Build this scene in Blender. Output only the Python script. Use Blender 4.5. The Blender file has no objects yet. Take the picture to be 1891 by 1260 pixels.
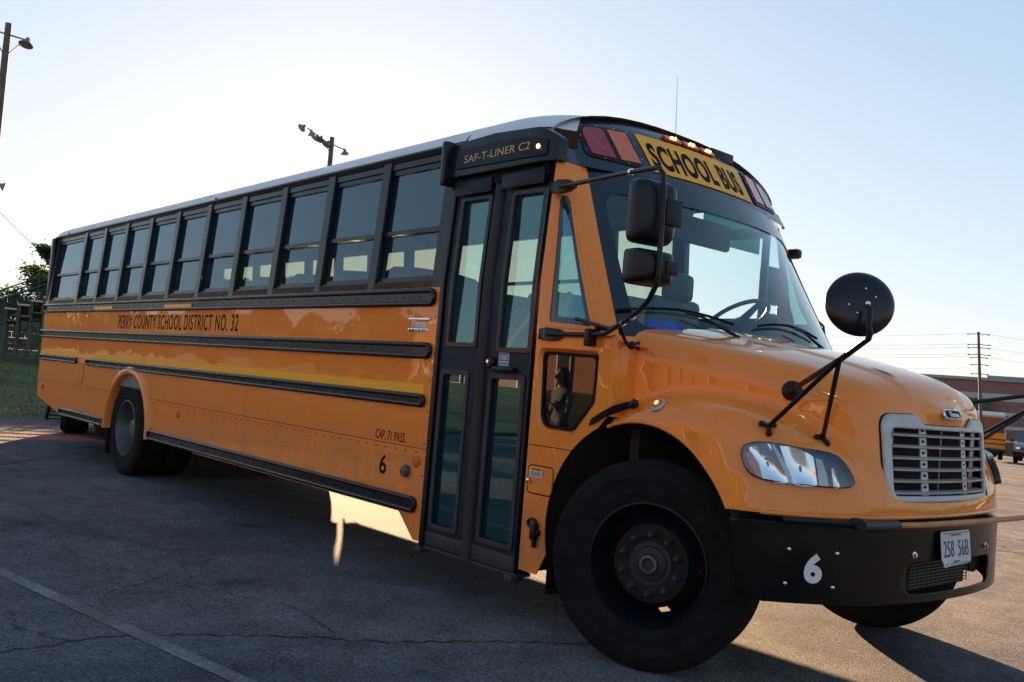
import bpy, bmesh, math, random
import numpy as np
from mathutils import Vector, Matrix
C = bpy.context.scene
COL = C.collection
R = math.radians
random.seed(7); rng = np.random.default_rng(7)

# ---------------------------------------------------------------- camera
cd = bpy.data.cameras.new('camera'); cam = bpy.data.objects.new('camera', cd); COL.objects.link(cam)
cd.sensor_width = 36; cd.lens = 32.62; cd.clip_start = .05; cd.clip_end = 3000
rt = Vector((.65309418, .75293949, .08093284)); dn = Vector((.01867371, .09082861, -.99569145)); fw = Vector((-.75704643, .6517916, .04525947))
M = Matrix(((rt.x, -dn.x, -fw.x), (rt.y, -dn.y, -fw.y), (rt.z, -dn.z, -fw.z))).to_4x4()
cam.matrix_world = Matrix.Translation((2.92396, -4.64121, 1.32104)) @ M
C.camera = cam

# ---------------------------------------------------------------- light
SUN_AZ, SUN_EL = 149.2, 9.0        # degrees counter-clockwise from +X, above the horizon
w = bpy.data.worlds.new('World'); C.world = w; w.use_nodes = True
nt = w.node_tree; bg = nt.nodes['Background']
sky = nt.nodes.new('ShaderNodeTexSky'); sky.sky_type = 'NISHITA'; sky.sun_disc = False
sky.sun_elevation = R(SUN_EL); sky.sun_rotation = R(90 - SUN_AZ)
sky.altitude = 200; sky.air_density = 1.0; sky.dust_density = .4; sky.ozone_density = 2.5
# soft shoulder: compresses the bright glow round the sun, c / (1 + k c)
sk = .41
m1 = nt.nodes.new('ShaderNodeVectorMath'); m1.operation = 'MULTIPLY_ADD'; m1.inputs[1].default_value = (sk,)*3; m1.inputs[2].default_value = (1,)*3; nt.links.new(sky.outputs[0], m1.inputs[0])
m2 = nt.nodes.new('ShaderNodeVectorMath'); m2.operation = 'DIVIDE'; nt.links.new(sky.outputs[0], m2.inputs[0]); nt.links.new(m1.outputs[0], m2.inputs[1])
m3 = nt.nodes.new('ShaderNodeVectorMath'); m3.operation = 'MULTIPLY'; m3.inputs[1].default_value = (1, .98, 1.02); nt.links.new(m2.outputs[0], m3.inputs[0]); nt.links.new(m3.outputs[0], bg.inputs[0]); bg.inputs[1].default_value = .085
sd = bpy.data.lights.new('sun', 'SUN'); sd.energy = 4.4; sd.angle = R(.5); sd.color = (1, .65, .37)
sun = bpy.data.objects.new('sun', sd); COL.objects.link(sun)
sun.location = (-20, 20, 15)
sv = Vector((math.cos(R(SUN_AZ))*math.cos(R(SUN_EL)), math.sin(R(SUN_AZ))*math.cos(R(SUN_EL)), math.sin(R(SUN_EL))))
sun.rotation_euler = sv.to_track_quat('Z', 'Y').to_euler()
C.view_settings.view_transform = 'Standard'; C.view_settings.look = 'None'
C.view_settings.gamma = 1; C.view_settings.use_curve_mapping = False
C.view_settings.exposure = 2.8
C.cycles.use_denoising = True
C.cycles.max_bounces = 10; C.cycles.transparent_max_bounces = 24; C.cycles.caustics_reflective = False; C.cycles.caustics_refractive = False
C.cycles.sample_clamp_indirect = 6

# ---------------------------------------------------------------- helpers
def tag(o, label=None, cat=None, group=None, kind=None):
    for k, v in (('label', label), ('category', cat), ('group', group), ('kind', kind)):
        if v: o[k] = v
    return o
def empty(name, loc, label, cat, group=None):
    o = bpy.data.objects.new(name, None); COL.objects.link(o); o.location = loc; o.empty_display_size = .2
    return tag(o, label, cat, group)
def link(name, me, mat=None, parent=None, loc=None):
    o = bpy.data.objects.new(name, me); COL.objects.link(o)
    if mat is not None and not me.materials: me.materials.append(mat)
    if parent is not None: o.parent = parent
    if loc is not None: o.location = loc
    return o
def copy_tree(o, parent=None):
    c = o.copy(); COL.objects.link(c); c.parent = parent
    for ch in list(o.children): copy_tree(ch, c)
    return c

class MB:
    """collects simple shapes; build() links them as one mesh object"""
    def __init__(s): s.v = []; s.f = []
    def add(s, V, F):
        n = len(s.v); s.v += [tuple(p) for p in V]; s.f += [tuple(i+n for i in f) for f in F]; return s
    def box(s, x0, x1, y0, y1, z0, z1, b=0., T=None):
        x0, x1 = min(x0, x1), max(x0, x1); y0, y1 = min(y0, y1), max(y0, y1); z0, z1 = min(z0, z1), max(z0, z1)
        b = min(b, (x1-x0)*.45, (y1-y0)*.45, (z1-z0)*.45)
        if b <= 0:
            V = [(x, y, z) for x in (x0, x1) for y in (y0, y1) for z in (z0, z1)]
            F = [(0, 1, 3, 2), (4, 6, 7, 5), (0, 4, 5, 1), (2, 3, 7, 6), (0, 2, 6, 4), (1, 5, 7, 3)]
        else:
            bm = bmesh.new(); bmesh.ops.create_cube(bm, size=1)
            for v in bm.verts: v.co = Vector(((x0+x1)/2+v.co.x*(x1-x0), (y0+y1)/2+v.co.y*(y1-y0), (z0+z1)/2+v.co.z*(z1-z0)))
            bmesh.ops.bevel(bm, geom=bm.edges[:], offset=b, segments=2, affect='EDGES', profile=.5)
            bm.verts.index_update(); V = [v.co.copy() for v in bm.verts]; F = [[v.index for v in f.verts] for f in bm.faces]; bm.free()
        if T is not None: V = [T @ Vector(p) for p in V]
        return s.add(V, F)
    def tube(s, pts, r, n=10, closed=False, caps=True):
        P = [Vector(p) for p in pts]; m = len(P); rr = r if isinstance(r, (list, tuple)) else [r]*m
        V = []; F = []; up = None
        for i, p in enumerate(P):
            a = P[(i-1) % m] if (closed or i > 0) else p; c = P[(i+1) % m] if (closed or i < m-1) else p
            t = (c-a).normalized()
            if up is None:
                up = Vector((0, 0, 1)) if abs(t.z) < .9 else Vector((1, 0, 0))
            sx = t.cross(up).normalized(); up = sx.cross(t).normalized()
            for k in range(n):
                an = 2*math.pi*k/n; V.append(p+(sx*math.cos(an)+up*math.sin(an))*rr[i])
        for i in range(m if closed else m-1):
            j = (i+1) % m
            for k in range(n): F.append((i*n+k, j*n+k, j*n+(k+1) % n, i*n+(k+1) % n))
        if caps and not closed: F.append(tuple(range(n))[::-1]); F.append(tuple((m-1)*n+k for k in range(n)))
        return s.add(V, F)
    def lathe(s, prof, n=48, T=None, closed=False):
        """prof: (radius, along) pairs about the local Z axis"""
        V = []; F = []; m = len(prof)
        for r, h in prof:
            for k in range(n):
                a = 2*math.pi*k/n; V.append(Vector((r*math.cos(a), r*math.sin(a), h)))
        for i in range(m if closed else m-1):
            j = (i+1) % m
            for k in range(n): F.append((i*n+k, i*n+(k+1) % n, j*n+(k+1) % n, j*n+k))
        if T is not None: V = [T @ p for p in V]
        return s.add(V, F)
    def grid(s, P, closed=False):
        a = len(P); b = len(P[0]); V = [p for row in P for p in row]; F = []
        for i in range(a-1):
            for j in range(b if closed else b-1):
                k = (j+1) % b; F.append((i*b+j, i*b+k, (i+1)*b+k, (i+1)*b+j))
        return s.add(V, F)
    def ball(s, c, r, n=12, m=8, sc=(1, 1, 1)):
        V = []; F = []
        for i in range(m+1):
            t = math.pi*i/m
            for k in range(n):
                a = 2*math.pi*k/n; V.append((c[0]+r*sc[0]*math.sin(t)*math.cos(a), c[1]+r*sc[1]*math.sin(t)*math.sin(a), c[2]+r*sc[2]*math.cos(t)))
        for i in range(m):
            for k in range(n): F.append((i*n+k, (i+1)*n+k, (i+1)*n+(k+1) % n, i*n+(k+1) % n))
        return s.add(V, F)
    def mesh(s, name, smooth=True, ang=35, fix=True):
        me = bpy.data.meshes.new(name); me.from_pydata(s.v, [], s.f)
        if fix:
            bm = bmesh.new(); bm.from_mesh(me); bmesh.ops.remove_doubles(bm, verts=bm.verts, dist=1e-5)
            bmesh.ops.recalc_face_normals(bm, faces=bm.faces); bm.to_mesh(me); bm.free()
        if smooth and len(me.polygons):
            me.shade_smooth(); me.set_sharp_from_angle(angle=R(ang))
        return me
    def build(s, name, mat, parent=None, smooth=True, ang=35, fix=True, kind=None, label=None):
        o = link(name, s.mesh(name, smooth, ang, fix), mat, parent)
        if kind: o['kind'] = kind
        if label: o['label'] = label
        return o

def axis_T(origin, d):
    """matrix taking local Z to direction d at origin"""
    return Matrix.Translation(origin) @ Vector(d).to_track_quat('Z', 'Y').to_matrix().to_4x4()

def rpoly(pts, r, seg=5):
    """polygon with rounded corners; r number or list"""
    out = []; n = len(pts)
    for i in range(n):
        p = Vector(pts[i]).to_2d() if len(pts[i]) > 2 else Vector(pts[i]); a = Vector(pts[i-1]); b = Vector(pts[(i+1) % n])
        rad = r[i] if isinstance(r, (list, tuple)) else r
        u = (a-p); v = (b-p); lu = u.length; lv = v.length; u.normalize(); v.normalize()
        ang = u.angle(v)
        if rad <= 0 or ang > 3.1: out.append(tuple(p)); continue
        d = min(rad/math.tan(ang/2), lu*.49, lv*.49); A = p+u*d; B = p+v*d
        for k in range(seg+1):
            t = k/seg; q = A*(1-t)**2+p*2*t*(1-t)+B*t*t; out.append(tuple(q))
    return out
def _curve_mesh(cu):
    o = bpy.data.objects.new('tmp', cu); COL.objects.link(o)
    dg = bpy.context.evaluated_depsgraph_get(); me = bpy.data.meshes.new_from_object(o.evaluated_get(dg))
    bpy.data.objects.remove(o); bpy.data.curves.remove(cu); return me
def densify(poly, step):
    out = []
    n = len(poly)
    for i in range(n):
        a = Vector(poly[i]); b = Vector(poly[(i+1) % n]); k = max(1, int((b-a).length/step))
        for j in range(k): out.append(tuple(a+(b-a)*j/k))
    return out
def plate_geo(outer, holes=(), depth=.01, bevel=0., step=0):
    cu = bpy.data.curves.new('plate', 'CURVE'); cu.dimensions = '2D'; cu.fill_mode = 'BOTH'; cu.extrude = max(0, depth/2-bevel); cu.bevel_depth = bevel; cu.bevel_resolution = 1
    if bevel: cu.offset = -bevel
    for poly in [outer]+list(holes):
        if step: poly = densify(poly, step)
        sp = cu.splines.new('POLY'); sp.points.add(len(poly)-1); sp.use_cyclic_u = True
        for i, p in enumerate(poly): sp.points[i].co = (p[0], p[1], 0, 1)
    return _curve_mesh(cu)
def plate(name, outer, holes, depth, fn, mat, parent=None, bevel=0., step=0, cuts=None, ang=18, label=None, kind=None):
    """flat outline with holes, given thickness; fn maps (u, v, w) to the scene, w = distance in front of the sheet's middle"""
    me = plate_geo(outer, holes, depth, bevel, step)
    bm = bmesh.new(); bm.from_mesh(me); bpy.data.meshes.remove(me)
    if cuts:
        for ax, vals in cuts.items():
            for c in vals:
                no = (1, 0, 0) if ax == 'u' else (0, 1, 0); co = (c, 0, 0) if ax == 'u' else (0, c, 0)
                bmesh.ops.bisect_plane(bm, geom=bm.verts[:]+bm.edges[:]+bm.faces[:], plane_co=co, plane_no=no)
    for v in bm.verts: v.co = Vector(fn(v.co.x, v.co.y, v.co.z))
    bmesh.ops.remove_doubles(bm, verts=bm.verts, dist=1e-5); bmesh.ops.recalc_face_normals(bm, faces=bm.faces)
    me = bpy.data.meshes.new(name); bm.to_mesh(me); bm.free(); (me.shade_smooth(), me.set_sharp_from_angle(angle=R(ang))) if (step or cuts) else me.shade_flat()
    o = link(name, me, mat, parent)
    if label: o['label'] = label
    if kind: o['kind'] = kind
    return o
def text(name, s, mat, parent, fn, width, height, depth=.002, bold=0., shear=0., spacing=1., align='C', step=0):
    """lettering fitted to width x height, fn(u, v, w) puts it on its surface; u, v from the middle (align C) or the left edge (L)"""
    cu = bpy.data.curves.new('text', 'FONT'); cu.body = s; cu.extrude = .5; cu.offset = bold; cu.shear = shear; cu.space_character = spacing; cu.resolution_u = 4
    me = _curve_mesh(cu); co = np.empty(len(me.vertices)*3); me.vertices.foreach_get('co', co); co = co.reshape(-1, 3)
    lo = co.min(0); hi = co.max(0)
    u = (co[:, 0]-lo[0])/(hi[0]-lo[0])*width-(width/2 if align == 'C' else 0); v = (co[:, 1]-lo[1])/(hi[1]-lo[1])*height-(height/2 if align == 'C' else 0)
    wv = (co[:, 2]-lo[2])/(hi[2]-lo[2])*depth
    for i in range(len(u)): co[i] = fn(u[i], v[i], wv[i])
    me.vertices.foreach_set('co', co.ravel()); me.update(); me.name = name
    bm = bmesh.new(); bm.from_mesh(me); bmesh.ops.recalc_face_normals(bm, faces=bm.faces); bm.to_mesh(me); bm.free()
    return link(name, me, mat, parent)

# ---------------------------------------------------------------- materials
def mat(name, col, rough=.5, metal=0., coat=0., coat_rough=.05, spec=.5, var=0., vscale=3., bump=0., bscale=40., emit=None, estr=0., dust=0., alpha=None, rvar=0.):
    m = bpy.data.materials.new(name); m.use_nodes = True; n = m.node_tree.nodes; L = m.node_tree.links; b = n['Principled BSDF']
    b.inputs['Base Color'].default_value = (*col, 1); b.inputs['Roughness'].default_value = rough; b.inputs['Metallic'].default_value = metal
    b.inputs['Coat Weight'].default_value = coat; b.inputs['Coat Roughness'].default_value = coat_rough; b.inputs['Specular IOR Level'].default_value = spec
    tc = n.new('ShaderNodeTexCoord')
    if var > 0:
        nz = n.new('ShaderNodeTexNoise'); nz.inputs['Scale'].default_value = vscale; nz.inputs['Detail'].default_value = 6; nz.inputs['Roughness'].default_value = .6
        L.new(tc.outputs['Object'], nz.inputs['Vector'])
        mr = n.new('ShaderNodeMapRange'); mr.inputs[1].default_value = .3; mr.inputs[2].default_value = .7; mr.inputs[3].default_value = 1-var; mr.inputs[4].default_value = 1+var
        L.new(nz.outputs[0], mr.inputs[0]); mx = n.new('ShaderNodeMix'); mx.data_type = 'RGBA'; mx.blend_type = 'MULTIPLY'; mx.inputs[0].default_value = 1
        mx.inputs[6].default_value = (*col, 1); L.new(mr.outputs[0], mx.inputs[7]); L.new(mx.outputs[2], b.inputs['Base Color'])
    if rvar > 0:
        nz = n.new('ShaderNodeTexNoise'); nz.inputs['Scale'].default_value = 5; nz.inputs['Detail'].default_value = 8
        L.new(tc.outputs['Object'], nz.inputs['Vector']); mr = n.new('ShaderNodeMapRange'); mr.inputs[1].default_value = .35; mr.inputs[2].default_value = .7
        mr.inputs[3].default_value = rough; mr.inputs[4].default_value = rough+rvar; L.new(nz.outputs[0], mr.inputs[0]); L.new(mr.outputs[0], b.inputs['Roughness'])
    if bump > 0:
        nz = n.new('ShaderNodeTexNoise'); nz.inputs['Scale'].default_value = bscale; nz.inputs['Detail'].default_value = 5
        L.new(tc.outputs['Object'], nz.inputs['Vector']); bp = n.new('ShaderNodeBump'); bp.inputs['Strength'].default_value = bump; bp.inputs['Distance'].default_value = .01
        L.new(nz.outputs[0], bp.inputs['Height']); L.new(bp.outputs[0], b.inputs['Normal'])
    if emit: b.inputs['Emission Color'].default_value = (*emit, 1); b.inputs['Emission Strength'].default_value = estr
    return m
def glass(name, tint, refl=(1, 1, 1), rough=.0, haze=0., base=.05, hazecol=(.5, .55, .55)):
    m = bpy.data.materials.new(name); m.use_nodes = True; n = m.node_tree.nodes; L = m.node_tree.links; n.remove(n['Principled BSDF']); out = n['Material Output']
    tr = n.new('ShaderNodeBsdfTransparent'); tr.inputs[0].default_value = (*tint, 1)
    gl = n.new('ShaderNodeBsdfGlossy'); gl.inputs['Roughness'].default_value = rough; gl.inputs[0].default_value = (*refl, 1)
    ge = n.new('ShaderNodeNewGeometry'); dt = n.new('ShaderNodeVectorMath'); dt.operation = 'DOT_PRODUCT'; L.new(ge.outputs['Incoming'], dt.inputs[0]); L.new(ge.outputs['Normal'], dt.inputs[1])
    def mth(op, a, b=None):
        q = n.new('ShaderNodeMath'); q.operation = op
        for i, x in enumerate((a, b)):
            if x is None: continue
            if isinstance(x, (int, float)): q.inputs[i].default_value = x
            else: L.new(x, q.inputs[i])
        return q.outputs[0]
    c = mth('POWER', mth('SUBTRACT', 1., mth('ABSOLUTE', dt.outputs['Value'])), 5.); fr = mth('ADD', mth('MULTIPLY', c, .94), base)
    mx = n.new('ShaderNodeMixShader'); L.new(fr, mx.inputs[0]); L.new(tr.outputs[0], mx.inputs[1]); L.new(gl.outputs[0], mx.inputs[2]); last = mx
    if haze:
        df = n.new('ShaderNodeBsdfDiffuse'); df.inputs[0].default_value = (*hazecol, 1); m2 = n.new('ShaderNodeMixShader'); m2.inputs[0].default_value = haze
        L.new(mx.outputs[0], m2.inputs[1]); L.new(df.outputs[0], m2.inputs[2]); last = m2
    L.new(last.outputs[0], out.inputs[0]); return m

def paint_mat(name, col):
    """bus enamel: slight waviness of the sheet metal, road dust that gathers low down"""
    m = mat(name, col, rough=.5, coat=.85, coat_rough=.015, spec=.15); n = m.node_tree.nodes; L = m.node_tree.links; b = n['Principled BSDF']
    tc = n.new('ShaderNodeTexCoord'); mp = n.new('ShaderNodeMapping'); mp.inputs['Scale'].default_value = (1.2, 1.2, 1.6); L.new(tc.outputs['Object'], mp.inputs[0])
    nz = n.new('ShaderNodeTexNoise'); nz.inputs['Scale'].default_value = 1.6; nz.inputs['Detail'].default_value = 2; L.new(mp.outputs[0], nz.inputs['Vector'])
    bp = n.new('ShaderNodeBump'); bp.inputs['Strength'].default_value = .25; bp.inputs['Distance'].default_value = .02; L.new(nz.outputs[0], bp.inputs['Height'])
    L.new(bp.outputs[0], b.inputs['Coat Normal']); 
    d = n.new('ShaderNodeTexNoise'); d.inputs['Scale'].default_value = 7; d.inputs['Detail'].default_value = 9; d.inputs['Roughness'].default_value = .7; dmp = n.new('ShaderNodeMapping'); dmp.inputs['Scale'].default_value = (1.3, 1.3, .45); L.new(tc.outputs['Object'], dmp.inputs[0]); L.new(dmp.outputs[0], d.inputs['Vector'])
    sp = n.new('ShaderNodeSeparateXYZ'); L.new(tc.outputs['Object'], sp.inputs[0])
    lo = n.new('ShaderNodeMapRange'); lo.inputs[1].default_value = 1.15; lo.inputs[2].default_value = .35; lo.inputs[3].default_value = .05; lo.inputs[4].default_value = .8; L.new(sp.outputs[2], lo.inputs[0])
    dm = n.new('ShaderNodeMapRange'); dm.inputs[1].default_value = .35; dm.inputs[2].default_value = .72; L.new(d.outputs[0], dm.inputs[0])
    mu = n.new('ShaderNodeMath'); mu.operation = 'MULTIPLY'; L.new(lo.outputs[0], mu.inputs[0]); L.new(dm.outputs[0], mu.inputs[1])
    mx = n.new('ShaderNodeMix'); mx.data_type = 'RGBA'; mx.inputs[6].default_value = (*col, 1); mx.inputs[7].default_value = (.30, .20, .12, 1); L.new(mu.outputs[0], mx.inputs[0]); L.new(mx.outputs[2], b.inputs['Base Color'])
    cw = n.new('ShaderNodeMapRange'); cw.inputs[3].default_value = .88; cw.inputs[4].default_value = .05; L.new(mu.outputs[0], cw.inputs[0]); L.new(cw.outputs[0], b.inputs['Coat Weight'])
    return m
BUSCOL = (.96, .262, .022)
M_bus = paint_mat('bus_enamel', BUSCOL)
M_trim = mat('black_trim', (.007, .009, .014), .24, coat=.1, rvar=.12, bump=.04, spec=.3, bscale=30)
M_satin = mat('black_door_paint', (.012, .019, .033), .36, spec=.18, var=.25, vscale=6, rvar=.2)
M_dusty = mat('dusty_black', (.028, .026, .026), .6, var=.45, vscale=5)
M_plastic = mat('black_plastic', (.008, .0085, .011), .36, spec=.3, bump=.12, bscale=400)
M_bumper = mat('bumper_black', (.005, .005, .005), .18, spec=.25, rvar=.14, var=.3, bump=.03, bscale=60)
M_roof = mat('roof_white', (.72, .72, .71), .4, var=.08, vscale=2, rvar=.2)
M_rubber = mat('tyre_rubber', (.013, .0125, .013), .82, var=.35, vscale=9, bump=.1, bscale=150, spec=.12)
M_rim = mat('rim_black', (.006, .007, .010), .45, var=.5, vscale=12, spec=.25)
M_rimgrey = mat('rim_grey', (.11, .11, .12), .5, metal=.3, var=.35, vscale=10)
M_chrome = mat('chrome', (.8, .8, .8), .12, metal=1, rvar=.1)
M_silver = mat('grille_silver', (.46, .45, .46), .38, metal=.35, var=.1, vscale=8)
M_dark = mat('dark_steel', (.012, .012, .012), .8, var=.4, vscale=5)
M_well = mat('wheel_well', (.018, .011, .008), .9, var=.4, vscale=4)
M_yellow = mat('reflective_yellow', (1.0, .46, .0), .35, emit=None)
M_signy = mat('sign_yellow', (1.0, .42, .008), .45, var=.06, vscale=4)
M_black = mat('lettering_black', (.006, .007, .010), .6, spec=.1)
M_white = mat('lettering_white', (.75, .75, .75), .5)
M_gold = mat('lettering_gold', (.62, .40, .12), .45)
M_glass = glass('window_glass_tinted', (.20, .26, .30), (.72, .9, 1), haze=.08, base=.13, hazecol=(.03, .15, .42))  # blue haze colour paints reflected sky into the panes, lower ones too
M_glass_low = glass('window_glass_lower', (.60, .64, .50), (.72, .9, 1), haze=.07, base=.11, hazecol=(.03, .15, .42))
M_doorglass = glass('door_glass', (.62, .80, .76), (.62, .95, 1), haze=.07, base=.17, hazecol=(.12, .34, .40))  # teal haze colour paints in the sky's reflection
M_stepglass = glass('stepwell_glass', (.35, .38, .36), (1, .95, .9), haze=.01, base=.05)
M_ws = glass('windshield_glass', (.88, .975, .965), (1, 1, 1), haze=.028, hazecol=(.12, .4, .46))
M_lens = glass('clear_lens', (.92, .94, .96))
M_red = mat('red_lens', (.35, .004, .012), .18, coat=.6, bump=.5, bscale=120)
M_amber = mat('amber_lens', (.75, .13, .01), .18, coat=.6, bump=.5, bscale=120)
M_redamber = mat('orange_reflector', (.70, .10, .01), .3, coat=.5)
M_lit = mat('lit_amber_lamp', (.9, .25, .03), .3, emit=(1, .22, .03), estr=1.2)
M_litcore = mat('lit_bulb', (1, .6, .2), .3, emit=(1, .40, .08), estr=2.2)
M_bulb = mat('lamp_bulb_orange', (.9, .2, .02), .3, emit=(1, .28, .03), estr=.2)
M_seat = mat('seat_vinyl', (.022, .030, .038), .5, bump=.08, bscale=60)
M_inner = mat('interior_panel', (.16, .17, .17), .6)
M_ceil = mat('interior_ceiling', (.30, .31, .31), .6)
M_floor = mat('interior_floor', (.03, .03, .03), .8)
M_rail = mat('handrail_yellow', (.65, .38, .04), .4)
M_dash = mat('dashboard', (.05, .055, .06), .6)
# ---------------------------------------------------------------- implicit surfaces for the nose and the roof cap
def smin(a, b, k): h = np.clip(.5+.5*(b-a)/k, 0, 1); return b*(1-h)+a*h-k*h*(1-h)
def smax(a, b, k): return -smin(-a, -b, k)
def ip(x, xs, ys): return np.interp(x, xs, ys)
def _smooth_profile(xs, ys, s=.06):
    X = np.linspace(xs[0]-.4, xs[-1]+.4, 600); Y = np.interp(X, xs, ys); h = X[1]-X[0]
    k = np.exp(-.5*((np.arange(-80, 81)*h)/s)**2); k /= k.sum(); Yp = np.pad(Y, 80, mode='edge')
    # keep the end slopes: extend linearly before smoothing
    e0 = ys[0]+(ys[1]-ys[0])/(xs[1]-xs[0])*(X-xs[0]); e1 = ys[-1]+(ys[-1]-ys[-2])/(xs[-1]-xs[-2])*(X-xs[-1])
    Y = np.where(X < xs[0], e0, np.where(X > xs[-1], e1, Y)); Yp = np.concatenate([Y[0]+(Y[1]-Y[0])*np.arange(-80, 0), Y, Y[-1]+(Y[-1]-Y[-2])*np.arange(1, 81)])
    return X, np.convolve(Yp, k, 'valid')
TOPX, TOPZ = _smooth_profile([-.3, -.08, .28, .55, .72, .80, .88], [1.715, 1.68, 1.615, 1.555, 1.505, 1.455, 1.36], .05)
SIDX, SIDS = _smooth_profile([-.3, 0, .25, .45, .62, .75, .9], [1.105, 1.02, .90, .80, .70, .635, .58], .08)
CRX, CRZ = _smooth_profile([-.3, -.15, 0, .2, .4, .55, .70, .80, .9], [1.215, 1.285, 1.325, 1.335, 1.305, 1.25, 1.165, 1.09, 1.0], .06)
ARCH_X, ARCH_Z, ARCH_R = -.07, .60, .585
def hood_front(s, z): return .905-.11*(z-.9)-.055*(s/.5)**2
def hood_outer(x, y, z):
    s = np.abs(y)
    zt = np.interp(x, TOPX, TOPZ); sd = np.interp(x, SIDX, SIDS)+.05*np.clip(1.2-z, 0, 1)
    top = z-(zt-.075*(s/np.maximum(sd, .3))**2.6)
    # raised centre panel of the bonnet, edged by a soft crease
    cw = .47-.16*np.clip((x+.1)/.95, 0, 1)
    top = top-.010/(1+np.exp((s-cw)/.008))
    a = smax(smax(top, (s-sd)*.98, .13), (x-hood_front(s, z)), .07)
    # badge hump on the lip above the grille
    a = smin(a, (np.sqrt(((x-.80)/.075)**2+(s/.20)**4+((z-1.345)/.05)**2)-1)*.05, .03)
    zc = np.interp(x, CRX, CRZ)
    fz = z-(zc-.55*np.clip(s-.98, 0, 1)**2-.05*(s-.98)**2)
    fs = s-(1.215-.05*np.clip(z-1.0, 0, 1))
    q = np.clip((s-.30)/.92, 0, 2); fx = x-(.882-.405*q**2.8-.20*np.clip(z-.86, 0, 1)*q)
    b = smax(smax(fz, fs, .11), fx*.9, .12)
    return smin(a, b, .05)
def hood_full(x, y, z):
    s = np.abs(y)
    cyl = ARCH_R-np.sqrt((x-ARCH_X)**2+(z-ARCH_Z)**2); cyl = np.minimum(cyl, s-.62)   # the wheel opening
    gr_ = np.minimum(np.minimum(.515-s, z-.935), np.minimum(1.285-z, x-.70))     # opening behind the grille
    return hood_outer(x, y, z), np.maximum(np.maximum(np.maximum(cyl, .848-z), -.272-x), gr_)
def grad(f, P, e=1e-3):
    g = np.stack([(f(P[:, 0]+(e if i == 0 else 0), P[:, 1]+(e if i == 1 else 0), P[:, 2]+(e if i == 2 else 0))-f(P[:, 0]-(e if i == 0 else 0), P[:, 1]-(e if i == 1 else 0), P[:, 2]-(e if i == 2 else 0)))/(2*e) for i in range(3)], 1)
    return g
def project(f, P, it=4, mx=.02):
    for _ in range(it):
        d = f(P[:, 0], P[:, 1], P[:, 2]); g = grad(f, P); n2 = (g*g).sum(1)+1e-6; st = -(d/n2)[:, None]*g
        l = np.linalg.norm(st, axis=1)[:, None]; st = st*np.minimum(1, mx/np.maximum(l, 1e-9)); P = P+st
    return P
def surface_nets(f, lo, hi, h):
    ax = [np.arange(lo[i], hi[i]+h, h) for i in range(3)]
    X, Y, Z = np.meshgrid(*ax, indexing='ij'); F = f(X, Y, Z); S = F < 0
    nx, ny, nz = [len(a)-1 for a in ax]
    acc = np.zeros((nx, ny, nz, 3)); cnt = np.zeros((nx, ny, nz))
    cor = [(i, j, k) for i in (0, 1) for j in (0, 1) for k in (0, 1)]
    sl = lambda c: (slice(c[0], c[0]+nx), slice(c[1], c[1]+ny), slice(c[2], c[2]+nz))
    for a in cor:
        for d in range(3):
            if a[d]: continue
            b = list(a); b[d] = 1
            Fa, Fb = F[sl(a)], F[sl(b)]; c = (Fa < 0) != (Fb < 0); t = np.where(c, Fa/np.where(c, Fa-Fb, 1), 0)
            for e in range(3): acc[..., e] += np.where(c, a[e]+(t if e == d else 0), 0)
            cnt += c
    act = cnt > 0; idx = -np.ones((nx, ny, nz), int); idx[act] = np.arange(act.sum())
    I = np.argwhere(act); V = acc[act]/cnt[act][:, None]; V = np.array(lo)+(I+V)*h
    Q = []
    for d in range(3):
        u, v = [(1, 2), (2, 0), (0, 1)][d]
        s0 = [slice(1, -1)]*3; s0[d] = slice(0, -1); s1 = [slice(1, -1)]*3; s1[d] = slice(1, None)
        A = S[tuple(s0)]; Bq = S[tuple(s1)]; E = np.argwhere(A != Bq)
        p = E+1; p[:, d] = E[:, d]; du = np.zeros(3, int); du[u] = 1; dv = np.zeros(3, int); dv[v] = 1
        q = np.stack([idx[tuple((p-du-dv).T)], idx[tuple((p-dv).T)], idx[tuple(p.T)], idx[tuple((p-du).T)]], 1)
        fl = ~A[tuple(E.T)]; q[fl] = q[fl][:, ::-1]; Q.append(q[q.min(1) >= 0])
    Q = np.concatenate(Q)
    return V, Q
def shell(fo, fc, lo, hi, h, mirror=True):
    """outer surface of fo where fc is negative, with crisp cut edges; returns verts, faces"""
    V, Q = surface_nets(lambda x, y, z: np.maximum(fo(x, y, z), fc(x, y, z)), lo, hi, h)
    a = fo(*V.T); c = fc(*V.T)
    on = a > -h*.9
    V[on] = project(fo, V[on])
    a = fo(*V.T); c = fc(*V.T); ed = (np.abs(a) < h*.7) & (c > -h*.75)
    P = V[ed]
    for _ in range(8):
        P = project(fc, P, 1, .03); P = project(fo, P, 1, .03)
    V[ed] = P
    a = fo(*V.T); c = fc(*V.T); keep = (np.abs(a) < .004) & (c < .006)
    Q = Q[keep[Q].all(1)]; used, inv = np.unique(Q, return_inverse=True)
    return V[used], inv.reshape(-1, 4).tolist()
def ray_hit(f, p, d, tmax=1.5, n=400):
    p = np.array(p, float); d = np.array(d, float); d /= np.linalg.norm(d); T = np.linspace(0, tmax, n); P = p+T[:, None]*d
    v = f(*P.T); k = np.argmax(v < 0)
    if v[k] >= 0: return None
    a, b = T[max(k-1, 0)], T[k]
    for _ in range(30):
        m = (a+b)/2
        if f(*(p+m*d)) < 0: b = m
        else: a = m
    return p+b*d

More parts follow.
